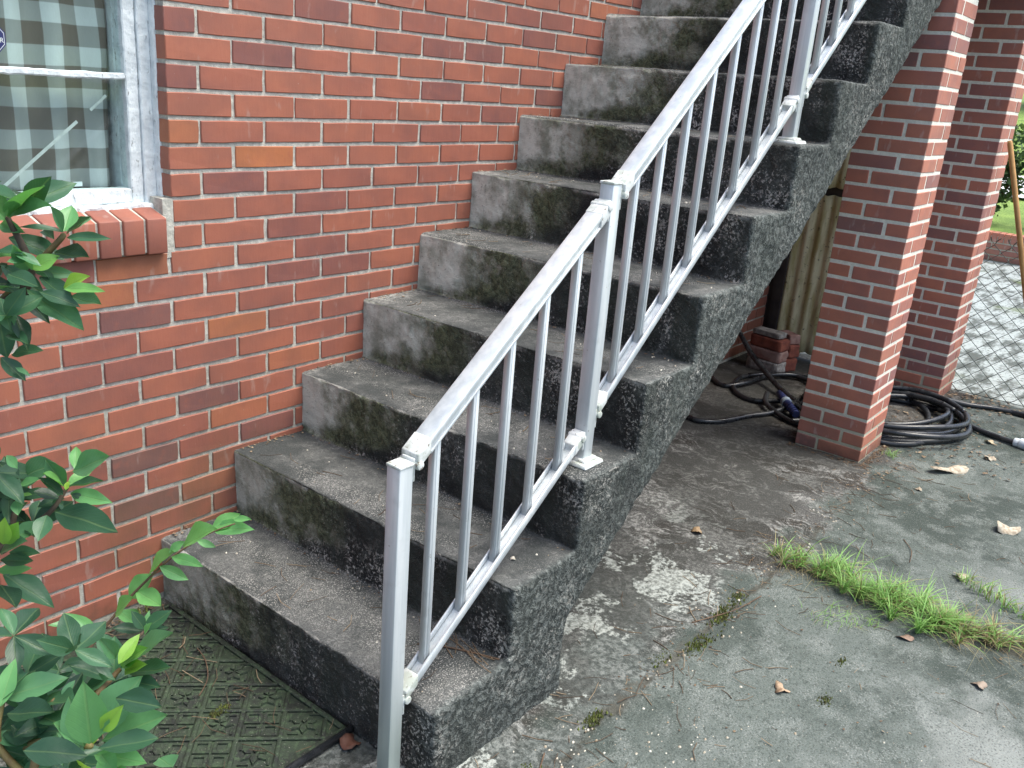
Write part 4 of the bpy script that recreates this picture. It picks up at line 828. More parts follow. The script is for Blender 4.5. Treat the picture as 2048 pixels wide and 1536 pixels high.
# big coil on the open side of the pillar
for i, (cx, cy, rx, ry, ang, z) in enumerate([(3.50, -1.05, .40, .345, -.55, .013), (3.47, -1.02, .385, .325, -.5, .036), (3.42, -.99, .44, .30, -.62, .018), (3.50, -.98, .34, .27, -.4, .058), (3.40, -1.02, .40, .36, -.75, .062), (3.45, -.93, .38, .25, -.3, .016), (3.55, -1.0, .33, .30, -.2, .040), (3.44, -1.04, .36, .335, -.9, .082)]):
    P = []
    for k_ in range(14):
        w = 2 * math.pi * k_ / 14; d = 1 + .045 * math.sin(w * 2 + i); x_, y_ = rx * math.cos(w) * d, ry * math.sin(w) * d
        X, Y_ = cx + x_ * math.cos(ang) - y_ * math.sin(ang), cy + x_ * math.sin(ang) + y_ * math.cos(ang)
        # keep clear of the two pillars
        if 2.69 < X < 3.06 and -1.16 < Y_ < -.79: X = 3.055
        if 3.96 < X < 4.33 and -1.18 < Y_ < -.80: X = 3.955
        P.append((X, Y_, z + .010 * math.sin(w * 3 + i * 1.7)))
    hs(P, closed=True)
# loose loops lying behind the pillar, under the stairs
hs([(3.10, -.76, .014), (3.20, -.60, .030), (3.11, -.42, .014), (3.24, -.26, .014), (3.48, -.22, .014), (3.70, -.38, .02), (3.62, -.60, .03), (3.36, -.72, .05), (3.2, -.80, .03)])
hs([(2.63, -.27, .014), (2.60, -.37, .014), (2.68, -.46, .014), (2.86, -.52, .014), (3.00, -.58, .015), (3.18, -.62, .028), (3.42, -.62, .040), (3.6, -.68, .03)])
hs([(3.36, -.03, .014), (3.28, -.12, .014), (3.22, -.22, .014), (3.34, -.29, .026), (3.58, -.33, .030), (3.72, -.46, .026), (3.66, -.66, .02), (3.5, -.8, .03)])
hs([(3.20, -.47, .045), (3.08, -.52, .03), (3.00, -.64, .014), (2.96, -.74, .013), (3.02, -.785, .013)])
hs([(3.48, .0, .34), (3.62, -.06, .24), (3.56, -.20, .13), (3.46, -.36, .06), (3.34, -.50, .035), (3.20, -.66, .03)], r=.015)
hs([(2.98, -.700, .013), (3.035, -.760, .013), (3.05, -.90, .013), (3.045, -1.10, .013), (3.12, -1.22, .013), (3.28, -1.29, .013)])
# tails running off to the right
hs([(3.55, -.80, .05), (3.75, -1.0, .05), (3.93, -1.16, .04), (4.03, -1.28, .016), (4.10, -1.42, .014), (4.10, -1.56, .014), (4.02, -1.72, .014), (3.9, -1.95, .014)], name='hose_tail')
hs([(3.62, -.9, .06), (3.86, -1.12, .045), (3.78, -1.26, .03), (3.66, -1.37, .018), (3.61, -1.50, .014), (3.585, -1.60, .015)], name='hose_tail')
m = MB(); m.tube([(3.585, -1.595, .018), (3.580, -1.62, .020)], .022, 14); m.tube([(3.580, -1.62, .022), (3.565, -1.69, .022)], .026, 14); e_ = m.build('end_fitting', M['pale_plastic'], hose, smooth=False); bevel(e_, .003, 2)
m = MB(); m.tube([(3.572, -1.655, .020), (3.555, -1.73, .020)], .0285, 14); bevel(m.build('grip_ring', M['grey_plastic'], e_), .002, 1)
noz = empty('hose_nozzle', (3.14, -.60, 0), 'blue plastic hose nozzle with grey collar lying left of the nearer pillar', 'nozzle')
m = MB(); m.tube([(3.235, -.520, .052), (3.190, -.560, .048), (3.155, -.590, .044)], [.016, .021, .024], 14); m.build('head', M['blue_plastic'], noz, smooth=True)
m = MB(); m.tube([(3.155, -.590, .044), (3.135, -.607, .042)], .0275, 16); bevel(m.build('collar', M['grey_plastic'], noz), .002, 1)
m = MB(); m.tube([(3.135, -.607, .042), (3.095, -.645, .038), (3.03, -.70, .034)], [.021, .020, .018], 14)
for q in range(5): t = q / 5; m.tube([(3.12 - .09 * t, -.622 - .08 * t, .040 - .006 * t), (3.115 - .09 * t, -.627 - .08 * t, .040 - .006 * t)], .0222, 14)
m.build('handle', M['blue_plastic'], noz, smooth=False)
# ------------------------------------------------------------------ chain link fence
fence = empty('chain_link_fence', (4.26, -2.2, 0), 'grey chain link wire fence running out from the farther brick pillar', 'fence')
aw, ph, FH = .0435, .0385, .86
def zig(flip):
    m = MB(); P = []; nz_ = int(FH / ph)
    for i in range(nz_ + 1):
        s_ = (i + flip) % 2; P.append((.0022 * (1 if s_ else -1), -aw * .5 + (aw * 1.06) * s_ - aw * .03, .012 + i * ph))
    P.append((.004, P[-1][1] * .3 + .006, FH + .022)); P.append((-.004, P[-2][1] * -.2, FH + .038))
    m.tube(P, .0026, 5); return m.mesh('wire')
zm = [zig(0), zig(1)]
for me in zm: me.materials.append(M['wire_metal'])
y = -1.155; i = 0
while y > -3.6:
    o = mk('wire', zm[i % 2], None, fence, (4.26 + .006 * math.sin(y * 3), y, 0)); y -= aw; i += 1
for yy in (-1.140, -3.62):
    m = MB(); m.tube([(4.315, yy + .03, 0), (4.315, yy + .03, 1.10)], .013, 12); m.tube([(4.315, yy + .03, 1.10), (4.315, yy + .03, 1.115)], [.015, .006], 12); m.build('fence_post', M['dark_metal'], fence)
m = MB(); m.tube([(4.268, -1.15, .018), (4.268, -3.62, .018)], .002, 5); m.build('tension_wire', M['wire_metal'], fence)
# wooden pole leaning on the pillar
m = MB(); m.tube([(4.005, -1.640, .004), (4.0367, -1.172, 1.395), (4.037, -1.167, 1.408)], [.0135, .0130, .010], 14)
tag(m.build('broom_handle', M['broom_wood'], smooth=True), 'tan wooden pole leaning against the farther brick pillar in front of the fence', 'pole')
# ------------------------------------------------------------------ low garden wall and planting beyond
gw = empty('garden_wall', (10, -.3, 0), 'low red brick garden wall at the back of the pale yard', 'wall')
WX = 9.95; mm = MB(); mm.box((WX + .006, -3.6, -.02), (WX + .16, 2.4, .275)); mm.build('mortar', M['mortar_pillar'], gw)
gp = [brick_mesh('brick', .193, .0555, .09, 500 + i, .35 + .5 * i / 5, M['brick_pillar']) for i in range(6)]; gh = [brick_mesh('brick', .055, .1, .19, 530 + i, .5 + .35 * i / 4, M['brick_pillar']) for i in range(5)]
for row in range(3):
    y = -3.5 + (row % 2) * .1; 
    while y < 2.3:
        o = mk('brick', gp[rl.randrange(6)], None, gw, (WX, y, .035 + row * .067)); o.rotation_euler.z = -R_(90); y += .2035
y = -3.56
while y < 2.36:
    o = mk('brick', gh[rl.randrange(5)], None, gw, (WX - .012, y, .262)); o.rotation_euler.z = -R_(90); y += .0655
def foliage(center, rad, n, size, seed, hang=0.0, shell=.55):
    r = random.Random(seed); m = MB(); lobes = [(Vector((r.gauss(0, .42), r.gauss(0, .42), r.gauss(0, .36))), r.uniform(.35, .6)) for _ in range(11)]
    for i in range(n):
        l, lr = lobes[r.randrange(len(lobes))]; d = Vector((r.gauss(0, 1), r.gauss(0, 1), r.gauss(0, 1))).normalized() * (r.uniform(shell, 1) ** .5) * lr
        p = l + d; P = Vector(center) + Vector((p.x * rad[0], p.y * rad[1], p.z * rad[2]))
        if P.z < .03: continue
        a = Vector((r.gauss(0, 1), r.gauss(0, 1), r.gauss(0, .5))).normalized(); b = a.cross(Vector((r.gauss(0, 1), r.gauss(0, 1), r.gauss(0, 1)))).normalized(); s = size * r.uniform(.6, 1.4)
        t = r.uniform(0, .8) + (.2 if d.z > 0 else 0)
        m.add([P, P + a * s * .5 + b * s * .28, P + a * s, P + a * s * .5 - b * s * .28], [(0, 1, 2, 3)], t)
    return m
def bush(name, c, rad, n, size, seed, label, cat='bush', group='bushes beyond the garden wall', h0=.3):
    root = empty(name, (c[0], c[1], h0), label, cat, group); foliage(c, rad, n, size, seed).build('crown', M['foliage'], root)
    m = MB(); r = random.Random(seed)
    for _ in range(5): m.tube([(c[0] + r.uniform(-.05, .05), c[1] + r.uniform(-.05, .05), h0 - .05), (c[0] + r.uniform(-.2, .2) * rad[0], c[1] + r.uniform(-.2, .2) * rad[1], (h0 + c[2]) / 2), (c[0] + r.uniform(-.5, .5) * rad[0], c[1] + r.uniform(-.5, .5) * rad[1], c[2] + rad[2] * .3)], [.03, .02, .008], 6)
    m.build('branch', M['bark'], root); return root
bush('leafy_bush', (10.75, .15, .82), (.55, .62, .52), 3600, .075, 21, 'dense green bush behind the low garden wall, seen right of the far pillar')
bush('leafy_bush', (10.9, -1.15, .74), (.55, .70, .46), 3600, .075, 22, 'broad green bush at the right behind the garden wall, beyond the leaning pole')
bush('leafy_bush', (10.85, -2.5, .78), (.55, .65, .5), 2500, .08, 23, 'green bush farthest right behind the garden wall')
bush('leafy_bush', (10.8, 1.5, .78), (.55, .7, .5), 2500, .08, 24, 'green bush behind the garden wall hidden mostly by the brick pillars')
def tree(c, th, rad, n, size, seed, label):
    z0 = 1.9 if c[0] > 22 else 1.0
    root = empty('shade_tree', (c[0], c[1], z0), label, 'tree', 'trees across the lawn'); r = random.Random(seed); m = MB()
    m.tube([(c[0], c[1], z0 - .4), (c[0] + .1, c[1], z0 + th * .5), (c[0], c[1] + .15, z0 + th)], [.26, .19, .14], 10)
    for _ in range(6): m.tube([(c[0], c[1] + .1, z0 + th * .85), (c[0] + r.uniform(-.3, .3) * rad[0], c[1] + r.uniform(-.3, .3) * rad[1], z0 + th + rad[2] * .4), (c[0] + r.uniform(-.7, .7) * rad[0], c[1] + r.uniform(-.7, .7) * rad[1], z0 + th + rad[2] * r.uniform(.3, 1))], [.11, .07, .03], 7)
    m.build('trunk', M['bark'], root); foliage((c[0], c[1], z0 + th + rad[2] * .55), rad, n, size, seed).build('crown', M['foliage'], root)
tree((26, 6.2, 0), 1.3, (3.2, 3.6, 2.8), 7000, .24, 31, 'leafy tree across the lawn at the top right edge')
tree((30, 1.0, 0), 1.6, (3.4, 3.8, 3.0), 7000, .26, 32, 'leafy tree across the lawn farther right')
tree((34, 12.5, 0), 2.0, (4, 4.2, 3.4), 6000, .3, 33, 'leafy tree across the lawn behind the far pillar')
bush('leafy_bush', (19.5, 3.2, 1.55), (1.0, 1.5, .75), 4200, .12, 25, 'rounded shrub on the lawn below the tree', group='shrubs on the lawn', h0=1.05)
bush('leafy_bush', (20.5, 1.0, 1.65), (1.1, 1.6, .8), 4200, .12, 26, 'rounded shrub on the lawn beyond the pale path', group='shrubs on the lawn', h0=1.1)
# ------------------------------------------------------------------ door mat
mat = empty('door_mat', (-.25, -.42, 0), 'moss covered black rubber mat with embossed leaf squares at the foot of the stairs', 'mat')
MX0, MX1, MY0, MY1 = -.50, -.012, -.815, -.055; zm0 = .004
m = MB(); m.box((MX0, MY0, zm0 - .004), (MX1, MY1, zm0 + .006)); bevel(m.build('backing', M['mat'], mat), .002, 1)
m = MB(); w = .014
for (a, b) in (((MX0, MY0), (MX1, MY0 + w)), ((MX0, MY1 - w), (MX1, MY1)), ((MX0, MY0 + w + .0002), (MX0 + w, MY1 - w - .0002)), ((MX1 - w, MY0 + w + .0002), (MX1, MY1 - w - .0002))): m.box((*a, zm0 + .0062), (*b, zm0 + .0132))
bevel(m.build('border', M['mat'], mat), .002, 2)
m = MB(); m.tube([(MX0, MY0 - .004, .012), (MX1 + .006, MY0 - .004, .014)], .0095, 10); m.build('edge_roll', M['hose_rubber'], mat, smooth=True)
cs = .099; e1 = Vector((.7071, -.7071, 0)); e2 = Vector((.7071, .7071, 0)); o0 = Vector((-.213, -.515, 0)); ribs = MB()
def clip_line(p, d):
    ts = []
    for (i_, lo, hi) in ((0, MX0 + w, MX1 - w), (1, MY0 + w, MY1 - w)): a_, b_ = (lo - p[i_]) / d[i_], (hi - p[i_]) / d[i_]; ts.append((min(a_, b_), max(a_, b_)))
    return max(t[0] for t in ts), min(t[1] for t in ts)
for k_ in range(-9, 10):
    for (d, e) in ((e1, e2), (e2, e1)):
        p = o0 + e * cs * k_; t0, t1 = clip_line(p, d)
        if t1 - t0 < .03: continue
        a_, b_ = p + d * t0, p + d * t1; h = e * .0055; z0, z1 = zm0 + .0062 + (.0003 if d is e1 else 0), zm0 + .0118 + (.0004 if d is e1 else 0)
        ribs.quadbox([(*(a_ - h).xy, z0), (*(b_ - h).xy, z0), (*(b_ + h).xy, z0), (*(a_ + h).xy, z0), (*(a_ - h).xy, z1), (*(b_ - h).xy, z1), (*(b_ + h).xy, z1), (*(a_ + h).xy, z1)])
bevel(ribs.build('rib_grid', M['mat'], mat), .0015, 1)
leafm = MB(); r = random.Random(2)
for (ang, l, oy) in ((0, .036, 0), (50, .033, .004), (-50, .033, -.004), (115, .027, .006), (-115, .027, -.006), (180, .024, 0)):
    ca, sa = math.cos(R_(ang)), math.sin(R_(ang)); P = []
    for (x, y) in ((.004, 0), (l * .5, l * .26), (l, 0), (l * .5, -l * .26)): P.append((x * ca - y * sa, x * sa + y * ca + oy))
    leafm.quadbox([(x, y, 0) for x, y in P] + [(x * .93, y * .93, .0058) for x, y in P])
for (x0, y0, x1, y1) in ((-.036, -.036, -.012, -.031), (.012, .031, .036, .036), (-.036, .010, -.031, .034), (.031, -.034, .036, -.010)): leafm.box((x0, y0, 0), (x1, y1, .0045))
gridm = MB()
for sx_ in (-1, 1):
    for sy_ in (-1, 1):
        c0 = (sx_ * .0220, sy_ * .0220); o_, i_ = .0190, .0120
        for (a, b) in (((-o_, -o_), (o_, -i_)), ((-o_, i_), (o_, o_)), ((-o_, -i_ + .0002), (-i_, i_ - .0002)), ((i_, -i_ + .0002), (o_, i_ - .0002))): gridm.box((c0[0] + a[0], c0[1] + a[1], 0), (c0[0] + b[0], c0[1] + b[1], .0050))
lm, gm = leafm.mesh('leaf_motif'), gridm.mesh('grid_motif'); lm.materials.append(M['mat']); gm.materials.append(M['mat'])
for i in range(-9, 9):
    for j in range(-9, 9):
        c = o0 + e1 * cs * (i + .5) + e2 * cs * (j + .5)
        if MX0 + .05 < c.x < MX1 - .05 and MY0 + .05 < c.y < MY1 - .05:
            o = mk('leaf_motif' if (i + j) % 2 else 'grid_motif', lm if (i + j) % 2 else gm, None, mat, (c.x, c.y, zm0 + .0058)); o.rotation_euler.z = R_(45) + (R_(90) * r.randrange(4) if (i + j) % 2 else 0)
# ------------------------------------------------------------------ shrub
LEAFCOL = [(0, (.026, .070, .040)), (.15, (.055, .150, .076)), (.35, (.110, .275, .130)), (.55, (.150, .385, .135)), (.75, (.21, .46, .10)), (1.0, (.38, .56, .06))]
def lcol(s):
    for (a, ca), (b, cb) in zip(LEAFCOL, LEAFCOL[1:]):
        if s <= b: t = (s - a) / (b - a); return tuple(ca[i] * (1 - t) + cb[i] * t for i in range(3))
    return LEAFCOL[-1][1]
def leaf_mesh(v, kind=0):
    r = random.Random(v + 40); N = 9; ac = [-1, -.55, 0, .55, 1]; vs = []
    fold = r.uniform(.10, .34); droop = r.uniform(.02, .18) * (1 if v % 4 else -.6); pk = r.uniform(.85, 1.15)
    for i in range(N):
        t = i / (N - 1); hw = (math.sin(math.pi * t ** pk) ** .98 if 0 < t < 1 else 0) * .5
        if t <= .06: hw = .02
        for a in ac:
            x = .01 + t * .99; y = a * hw * (1 + .03 * math.sin(t * 14 + v + a)); z = abs(y) * fold - droop * t * t + .012 * math.sin(t * 11 + a * 2 + v)
            vs.append((x, y, z))
    n = len(ac); fs = [(i * n + j, (i + 1) * n + j, (i + 1) * n + j + 1, i * n + j + 1) for i in range(N - 1) for j in range(n - 1)]
    me = bpy.data.meshes.new('leaf'); me.from_pydata(vs, [], fs); me.polygons.foreach_set('use_smooth', [True] * len(fs)); me.materials.append(M['leaf']); return me
LM = [leaf_mesh(v) for v in range(10)]
shrub = empty('azalea_shrub', (-.93, -.95, 0), 'glossy green leafy shrub filling the left foreground in front of the brick wall', 'shrub')
sapl = empty('wild_sapling', (-.80, -.86, 0), 'slender seedling with paired light green oval leaves arching over the bottom step', 'plant')
def put_leaf(a, b, w, sh, root, r):
    a, b = Vector(a), Vector(b); b = b + (b - a) * .10; d = b - a; L = d.length; x = d.normalized(); tc = (CAM - a).normalized()
    n_ = (tc * r.uniform(.5, .95) + Vector((0, 0, 1)) * r.uniform(.3, .9) + Vector((r.gauss(0, .22), r.gauss(0, .22), r.gauss(0, .15)))); n_ = (n_ - x * n_.dot(x)).normalized(); y = n_.cross(x)
    if sh > .7: a = a + tc * .014
    wd = L * min(w * r.uniform(1.1, 1.3), .60)
    o = bpy.data.objects.new('leaf', LM[r.randrange(10)]); link(o, root); mt = Matrix(((x.x * L, y.x * wd, n_.x * L, a.x), (x.y * L, y.y * wd, n_.y * L, a.y), (x.z * L, y.z * wd, n_.z * L, a.z), (0, 0, 0, 1)))
    o.matrix_basis = Matrix.Translation(-root.location) @ mt; c = lcol(max(0, min(1, sh + r.uniform(-.05, .05)))); o.color = (*c, 1)
r = random.Random(9)
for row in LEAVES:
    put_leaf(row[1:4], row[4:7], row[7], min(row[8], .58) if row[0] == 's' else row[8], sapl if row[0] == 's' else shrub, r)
# branches carrying the whorls
root0 = Vector((-.95, -.95, 0))
def branch(P, r0_, r1_, root, mat='bark', name='branch'):
    P = catmull(P, 6); n = len(P); m = MB(); m.tube(P, [r0_ + (r1_ - r0_) * i / (n - 1) for i in range(n)], 7); return m.build(name, M[mat], root, smooth=True)
simple('green_twig', (.13, .085, .035), (.20, .17, .06), 30, .6)
O = OFF
branch([root0, (-.97, -.98, .5), O['o1'], (-.82, -1.04, 1.21), WHORL['t5'], WHORL['t3'], WHORL['t1']], .014, .003, shrub)
branch([O['o1'], (-.80, -1.07, 1.22), TWIG['tw2'], WHORL['t2']], .005, .0028, shrub, 'green_twig'); branch([(-.80, -1.07, 1.21), (-.778, -1.11, 1.235), WHORL['t4']], .004, .0024, shrub, 'green_twig')
branch([root0 + Vector((.02, .02, 0)), (-.96, -.98, .45), O['o2'], (-.85, -1.01, .88), WHORL['m3'], WHORL['m2']], .012, .003, shrub); branch([WHORL['m3'], TWIG['mtw'], WHORL['m1']], .004, .0025, shrub)
branch([root0 + Vector((.01, -.03, 0)), (-.94, -1.0, .4), O['o3'], TWIG['btw'], WHORL['b']], .012, .003, shrub, 'green_twig'); branch([root0 + Vector((.04, 0, 0)), (-.90, -.98, .35), O['o4'], TWIG['atw'], WHORL['a']], .010, .003, shrub, 'green_twig')
branch([root0 + Vector((.05, .03, 0)), (-.82, -.96, .35), (-.70, -1.0, .60), WHORL['c']], .007, .002, shrub); branch([O['o3'], (-.91, -1.24, .78), WHORL['d1']], .005, .003, shrub, 'green_twig'); branch([O['o4'], (-.88, -1.22, .77), WHORL['d2']], .005, .003, shrub, 'green_twig')
# darker inner leaves further back in the shrub
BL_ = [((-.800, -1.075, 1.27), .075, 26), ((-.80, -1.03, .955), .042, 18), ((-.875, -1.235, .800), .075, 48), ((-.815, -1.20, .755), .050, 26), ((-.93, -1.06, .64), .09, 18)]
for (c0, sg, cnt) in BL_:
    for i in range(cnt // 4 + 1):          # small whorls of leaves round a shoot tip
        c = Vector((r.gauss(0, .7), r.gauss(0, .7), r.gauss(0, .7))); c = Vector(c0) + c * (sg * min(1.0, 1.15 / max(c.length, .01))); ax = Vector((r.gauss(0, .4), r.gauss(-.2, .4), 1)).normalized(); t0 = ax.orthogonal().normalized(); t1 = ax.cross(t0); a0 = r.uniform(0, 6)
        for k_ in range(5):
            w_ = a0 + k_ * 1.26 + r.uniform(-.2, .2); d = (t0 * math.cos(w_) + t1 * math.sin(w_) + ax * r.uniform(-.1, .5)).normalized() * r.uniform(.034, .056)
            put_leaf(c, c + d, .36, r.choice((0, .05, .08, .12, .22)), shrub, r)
# the rest of the shrub, past the left edge of the photograph: too many leaves to take singly
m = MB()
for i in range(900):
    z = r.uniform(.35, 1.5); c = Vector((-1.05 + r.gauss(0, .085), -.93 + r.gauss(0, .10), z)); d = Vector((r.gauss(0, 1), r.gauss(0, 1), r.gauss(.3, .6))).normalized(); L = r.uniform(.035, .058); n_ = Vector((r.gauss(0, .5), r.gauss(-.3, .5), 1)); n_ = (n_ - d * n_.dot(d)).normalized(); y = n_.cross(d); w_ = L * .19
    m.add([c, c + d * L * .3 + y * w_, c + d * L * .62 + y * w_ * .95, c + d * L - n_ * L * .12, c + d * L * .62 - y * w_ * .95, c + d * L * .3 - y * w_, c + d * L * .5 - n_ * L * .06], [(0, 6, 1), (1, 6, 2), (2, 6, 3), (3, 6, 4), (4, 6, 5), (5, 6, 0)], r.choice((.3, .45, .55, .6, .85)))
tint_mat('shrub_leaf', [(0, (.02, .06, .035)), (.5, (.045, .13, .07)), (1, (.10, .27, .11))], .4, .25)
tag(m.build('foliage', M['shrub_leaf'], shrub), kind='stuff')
for (dx, dy, zt) in ((-.12, .02, 1.35), (-.05, .05, 1.45), (-.16, -.06, 1.1), (-.02, .09, 1.2)): branch([root0, (-1.0 + dx * .5, -.94 + dy, zt * .45), (-1.02 + dx, -.93 + dy * 1.5, zt)], .010, .003, shrub)
branch([(-.80, -.86, 0), (-.77, -.89, .25), (-.735, -.905, .45)] + [Vector(p) for p in SAPLING], .0035, .0012, sapl, 'twig', 'stem')
# ------------------------------------------------------------------ grass, moss, pebbles, litter (uncountable)
def blade(m, p, d, h, w, t, bend, r):
    d = Vector((d.x, d.y, 0)).normalized(); s = Vector((-d.y, d.x, 0)) * w; p = Vector(p); L = []
    for i in range(5):
        q = i / 4; c = p + d * (bend * h * q * q) + Vector((0, 0, h * (q - .45 * bend * q * q))); c.z = max(c.z, .003); ww = (1 - q) ** .7
        L += [c - s * ww * .5, c + s * ww * .5 + Vector((0, 0, w * .25 * ww))]
    m.add(L, [(2 * i, 2 * i + 1, 2 * i + 3, 2 * i + 2) for i in range(4)], t)
def grass_strip(pts, n, wid, hlo, hhi, seed, dry=.25, thin_strip=True):
    r = random.Random(seed); m = MB(); P = catmull(pts, 10); N = len(P)
    for i in range(n):
        u = r.random(); q = P[int(u * (N - 1))]; fade = min(1, 4 * u + .25) * min(1, 5 * (1 - u) + .3) if thin_strip else 1
        tuft = .55 + .45 * nz(q.x * 5, q.y * 5, seed, 3)
        g = r.gauss(0, wid * fade); p = (q.x + g * .9, q.y + r.gauss(0, wid * .35), .001); d = Vector((g + r.gauss(0, .03), r.gauss(0, .04), 0)); 
        t = r.uniform(0, .32) if r.random() < dry else r.uniform(.42, 1); h = r.uniform(hlo, hhi) * fade * (.6 + tuft) * (1 if r.random() > .08 else 1.6)
        blade(m, p, d if d.length > .001 else Vector((1, 0, 0)), h, r.uniform(.0030, .0056), t, r.uniform(.2, 1.3), r)
    return m
m = MB(); r = random.Random(44)
CL = [(1.635, -1.225, 60, .6, .35), (1.625, -1.29, 90, .8, .3), (1.60, -1.36, 110, .9, .2), (1.585, -1.43, 150, 1.0, .12), (1.595, -1.50, 190, 1.1, .1), (1.60, -1.57, 200, 1.1, .1), (1.585, -1.64, 220, 1.15, .08), (1.59, -1.70, 200, 1.1, .1), (1.60, -1.76, 150, 1.0, .25), (1.585, -1.82, 120, .9, .55), (1.60, -1.88, 100, .9, .6), (1.62, -1.95, 80, .8, .5), (1.64, -2.03, 90, .8, .3), (1.66, -2.12, 80, .8, .3), (1.62, -2.22, 80, .9, .3), (1.60, -2.33, 60, .8, .4), (1.63, -2.47, 60, .8, .4), (1.60, -2.62, 40, .7, .5), (1.61, -2.85, 40, .7, .5)]
for (cx, cy, n, sc_, dry) in CL:
    for q in range(5):
        tx, ty = cx + r.gauss(0, .040 * sc_), cy + r.gauss(0, .038)
        for i in range(n // 4):
            a = r.uniform(0, 6.28); d = Vector((math.cos(a), math.sin(a), 0)); t = r.uniform(0, .32) if r.random() < dry else r.uniform(.45, 1)
            blade(m, (tx + d.x * .010 * r.random(), ty + d.y * .010 * r.random(), .001), d, sc_ * r.uniform(.035, .105) * (1.75 if r.random() < .07 else 1), r.uniform(.0032, .0060), t, r.uniform(.35, 1.35), r)
r = random.Random(14)
for i in range(420):
    y = -1.2 - r.random() * 1.1; blade(m, (1.60 + r.gauss(0, .045), y, .002), Vector((r.gauss(-.4, 1), r.gauss(-.6, 1), 0)), r.uniform(.04, .11), .0018, r.uniform(0, .33), r.uniform(1.4, 2.2), r)
tag(m.build('grass', M['grass'], smooth=True), kind='stuff')
m = grass_strip([(1.95, -1.72, 0), (1.90, -1.80, 0), (1.86, -1.88, 0), (1.82, -1.97, 0), (1.76, -2.05, 0), (1.74, -2.2, 0)], 230, .018, .025, .075, 6, .3)
for (cx, cy) in ((1.40, -1.50), (1.33, -1.47), (1.36, -1.55), (1.42, -1.58)):
    for i in range(26): blade(m, (cx + r.gauss(0, .02), cy + r.gauss(0, .02), .002), Vector((r.gauss(0, 1), r.gauss(0, 1), 0)), r.uniform(.015, .045), .002, r.uniform(.3, .9), r.uniform(.8, 1.8), r)
for i in range(60): blade(m, (2.93 + r.gauss(0, .02), -1.20 + r.gauss(0, .018), .002), Vector((r.gauss(0, 1), r.gauss(0, 1), 0)), r.uniform(.015, .05), .002, r.uniform(.5, 1), r.uniform(.4, 1.2), r)
tag(m.build('weed_runners', M['grass'], smooth=True), kind='stuff')
m = MB()
for (cx, cy, s, n) in ((1.125, -1.235, .028, 170), (.936, -1.26, .030, 150), (.80, -1.215, .026, 60), (.45, -1.215, .022, 90), (.17, -1.20, .020, 60), (1.25, -1.225, .03, 60), (-.185, -.545, .018, 90), (.95, -1.63, .014, 50), (1.16, -1.60, .012, 30), (-.1, -.03, .03, 60)):
    for i in range(n):
        x, y = cx + r.gauss(0, s), cy + r.gauss(0, s * .45); a = r.uniform(0, 6.28); h = r.uniform(.003, .009); w = r.uniform(.002, .005); z = .001 if cx > 0 else .014
        m.add([(x + w * math.cos(a), y + w * math.sin(a), z - .002), (x + w * math.cos(a + 2.1), y + w * math.sin(a + 2.1), z - .002), (x + w * math.cos(a + 4.2), y + w * math.sin(a + 4.2), z - .002), (x + r.uniform(-.003, .003), y + r.uniform(-.003, .003), z + h)], [(0, 1, 3), (1, 2, 3), (2, 0, 3)], r.random())
tag(m.build('moss', M['moss']), kind='stuff')
def pebble(m, x, y, z, s, r):
    n = 7; a0 = r.uniform(0, 6); el = r.uniform(.6, 1); h = s * r.uniform(.25, .5); P = [(x + s * math.cos(a0 + 2 * math.pi * i / n) * r.uniform(.85, 1.1), y + s * el * math.sin(a0 + 2 * math.pi * i / n) * r.uniform(.85, 1.1)) for i in range(n)]
    m.add([(a, b, z - .002) for a, b in P] + [(x + (a - x) * .72, y + (b - y) * .72, z + h * .8) for a, b in P] + [(x, y, z + h)], [(i, (i + 1) % n, n + (i + 1) % n, n + i) for i in range(n)] + [(n + i, n + (i + 1) % n, 2 * n) for i in range(n)], r.random())
m = MB()
for i in range(190):
    x, y = .42 + r.gauss(0, .26), -1.40 + r.gauss(0, .10)
    if y > -1.12: continue
    pebble(m, x, y, -.0006, r.uniform(.0016, .0030) if r.random() < .6 else r.uniform(.003, .0056), r)
for i in range(90): pebble(m, r.uniform(.1, 2.2), -1.16 + r.gauss(0, .06) - .05, .0, r.uniform(.002, .005), r)
for i in range(60): pebble(m, r.uniform(0, 2.4), r.uniform(-2.3, -1.25), .0, r.uniform(.0015, .0038), r)
for s_ in range(1, 9):
    for i in range(16): pebble(m, (s_ - 1) * TR + r.uniform(.02, .24), -r.uniform(.05, 1.05), s_ * RS + .0012, r.uniform(.0016, .0036) * (1.5 if i == 0 else 1), r)
tag(m.build('pebbles', M['pebble'], smooth=True), kind='stuff')
m = MB()
def needle(x, y, z, L, a, r, w=.0009, t=None, curve=.12):
    d = Vector((math.cos(a), math.sin(a), 0)); s = Vector((-d.y, d.x, 0)) * L * r.uniform(-curve, curve); P = Vector((x, y, z + w)); m.tube([P - d * L / 2, P + s, P + d * L / 2 + Vector((0, 0, r.uniform(0, .004)))], w, 4, r.random() if t is None else t, False)
for i in range(230): needle(r.uniform(.0, 3.0), -1.2 + r.gauss(0, .16) - .04, .002, r.uniform(.02, .09), r.uniform(0, 3.1), r, r.uniform(.0006, .0012))
for i in range(150): needle(r.uniform(.3, 4), r.uniform(-2.3, -1.2), .001, r.uniform(.015, .08), r.uniform(0, 3.1), r, r.uniform(.0005, .001))
for i in range(70): needle(r.uniform(-.5, -.03), r.uniform(-.8, -.02), .018, r.uniform(.02, .09), r.uniform(0, 3.1), r, r.uniform(.0006, .0011))
for s_ in range(1, 10):
    for i in range(18): needle((s_ - 1) * TR + r.uniform(.03, .22), -r.uniform(.05, 1.0), s_ * RS + .002, r.uniform(.02, .08), r.uniform(0, 3.1), r, r.uniform(.0005, .0010))
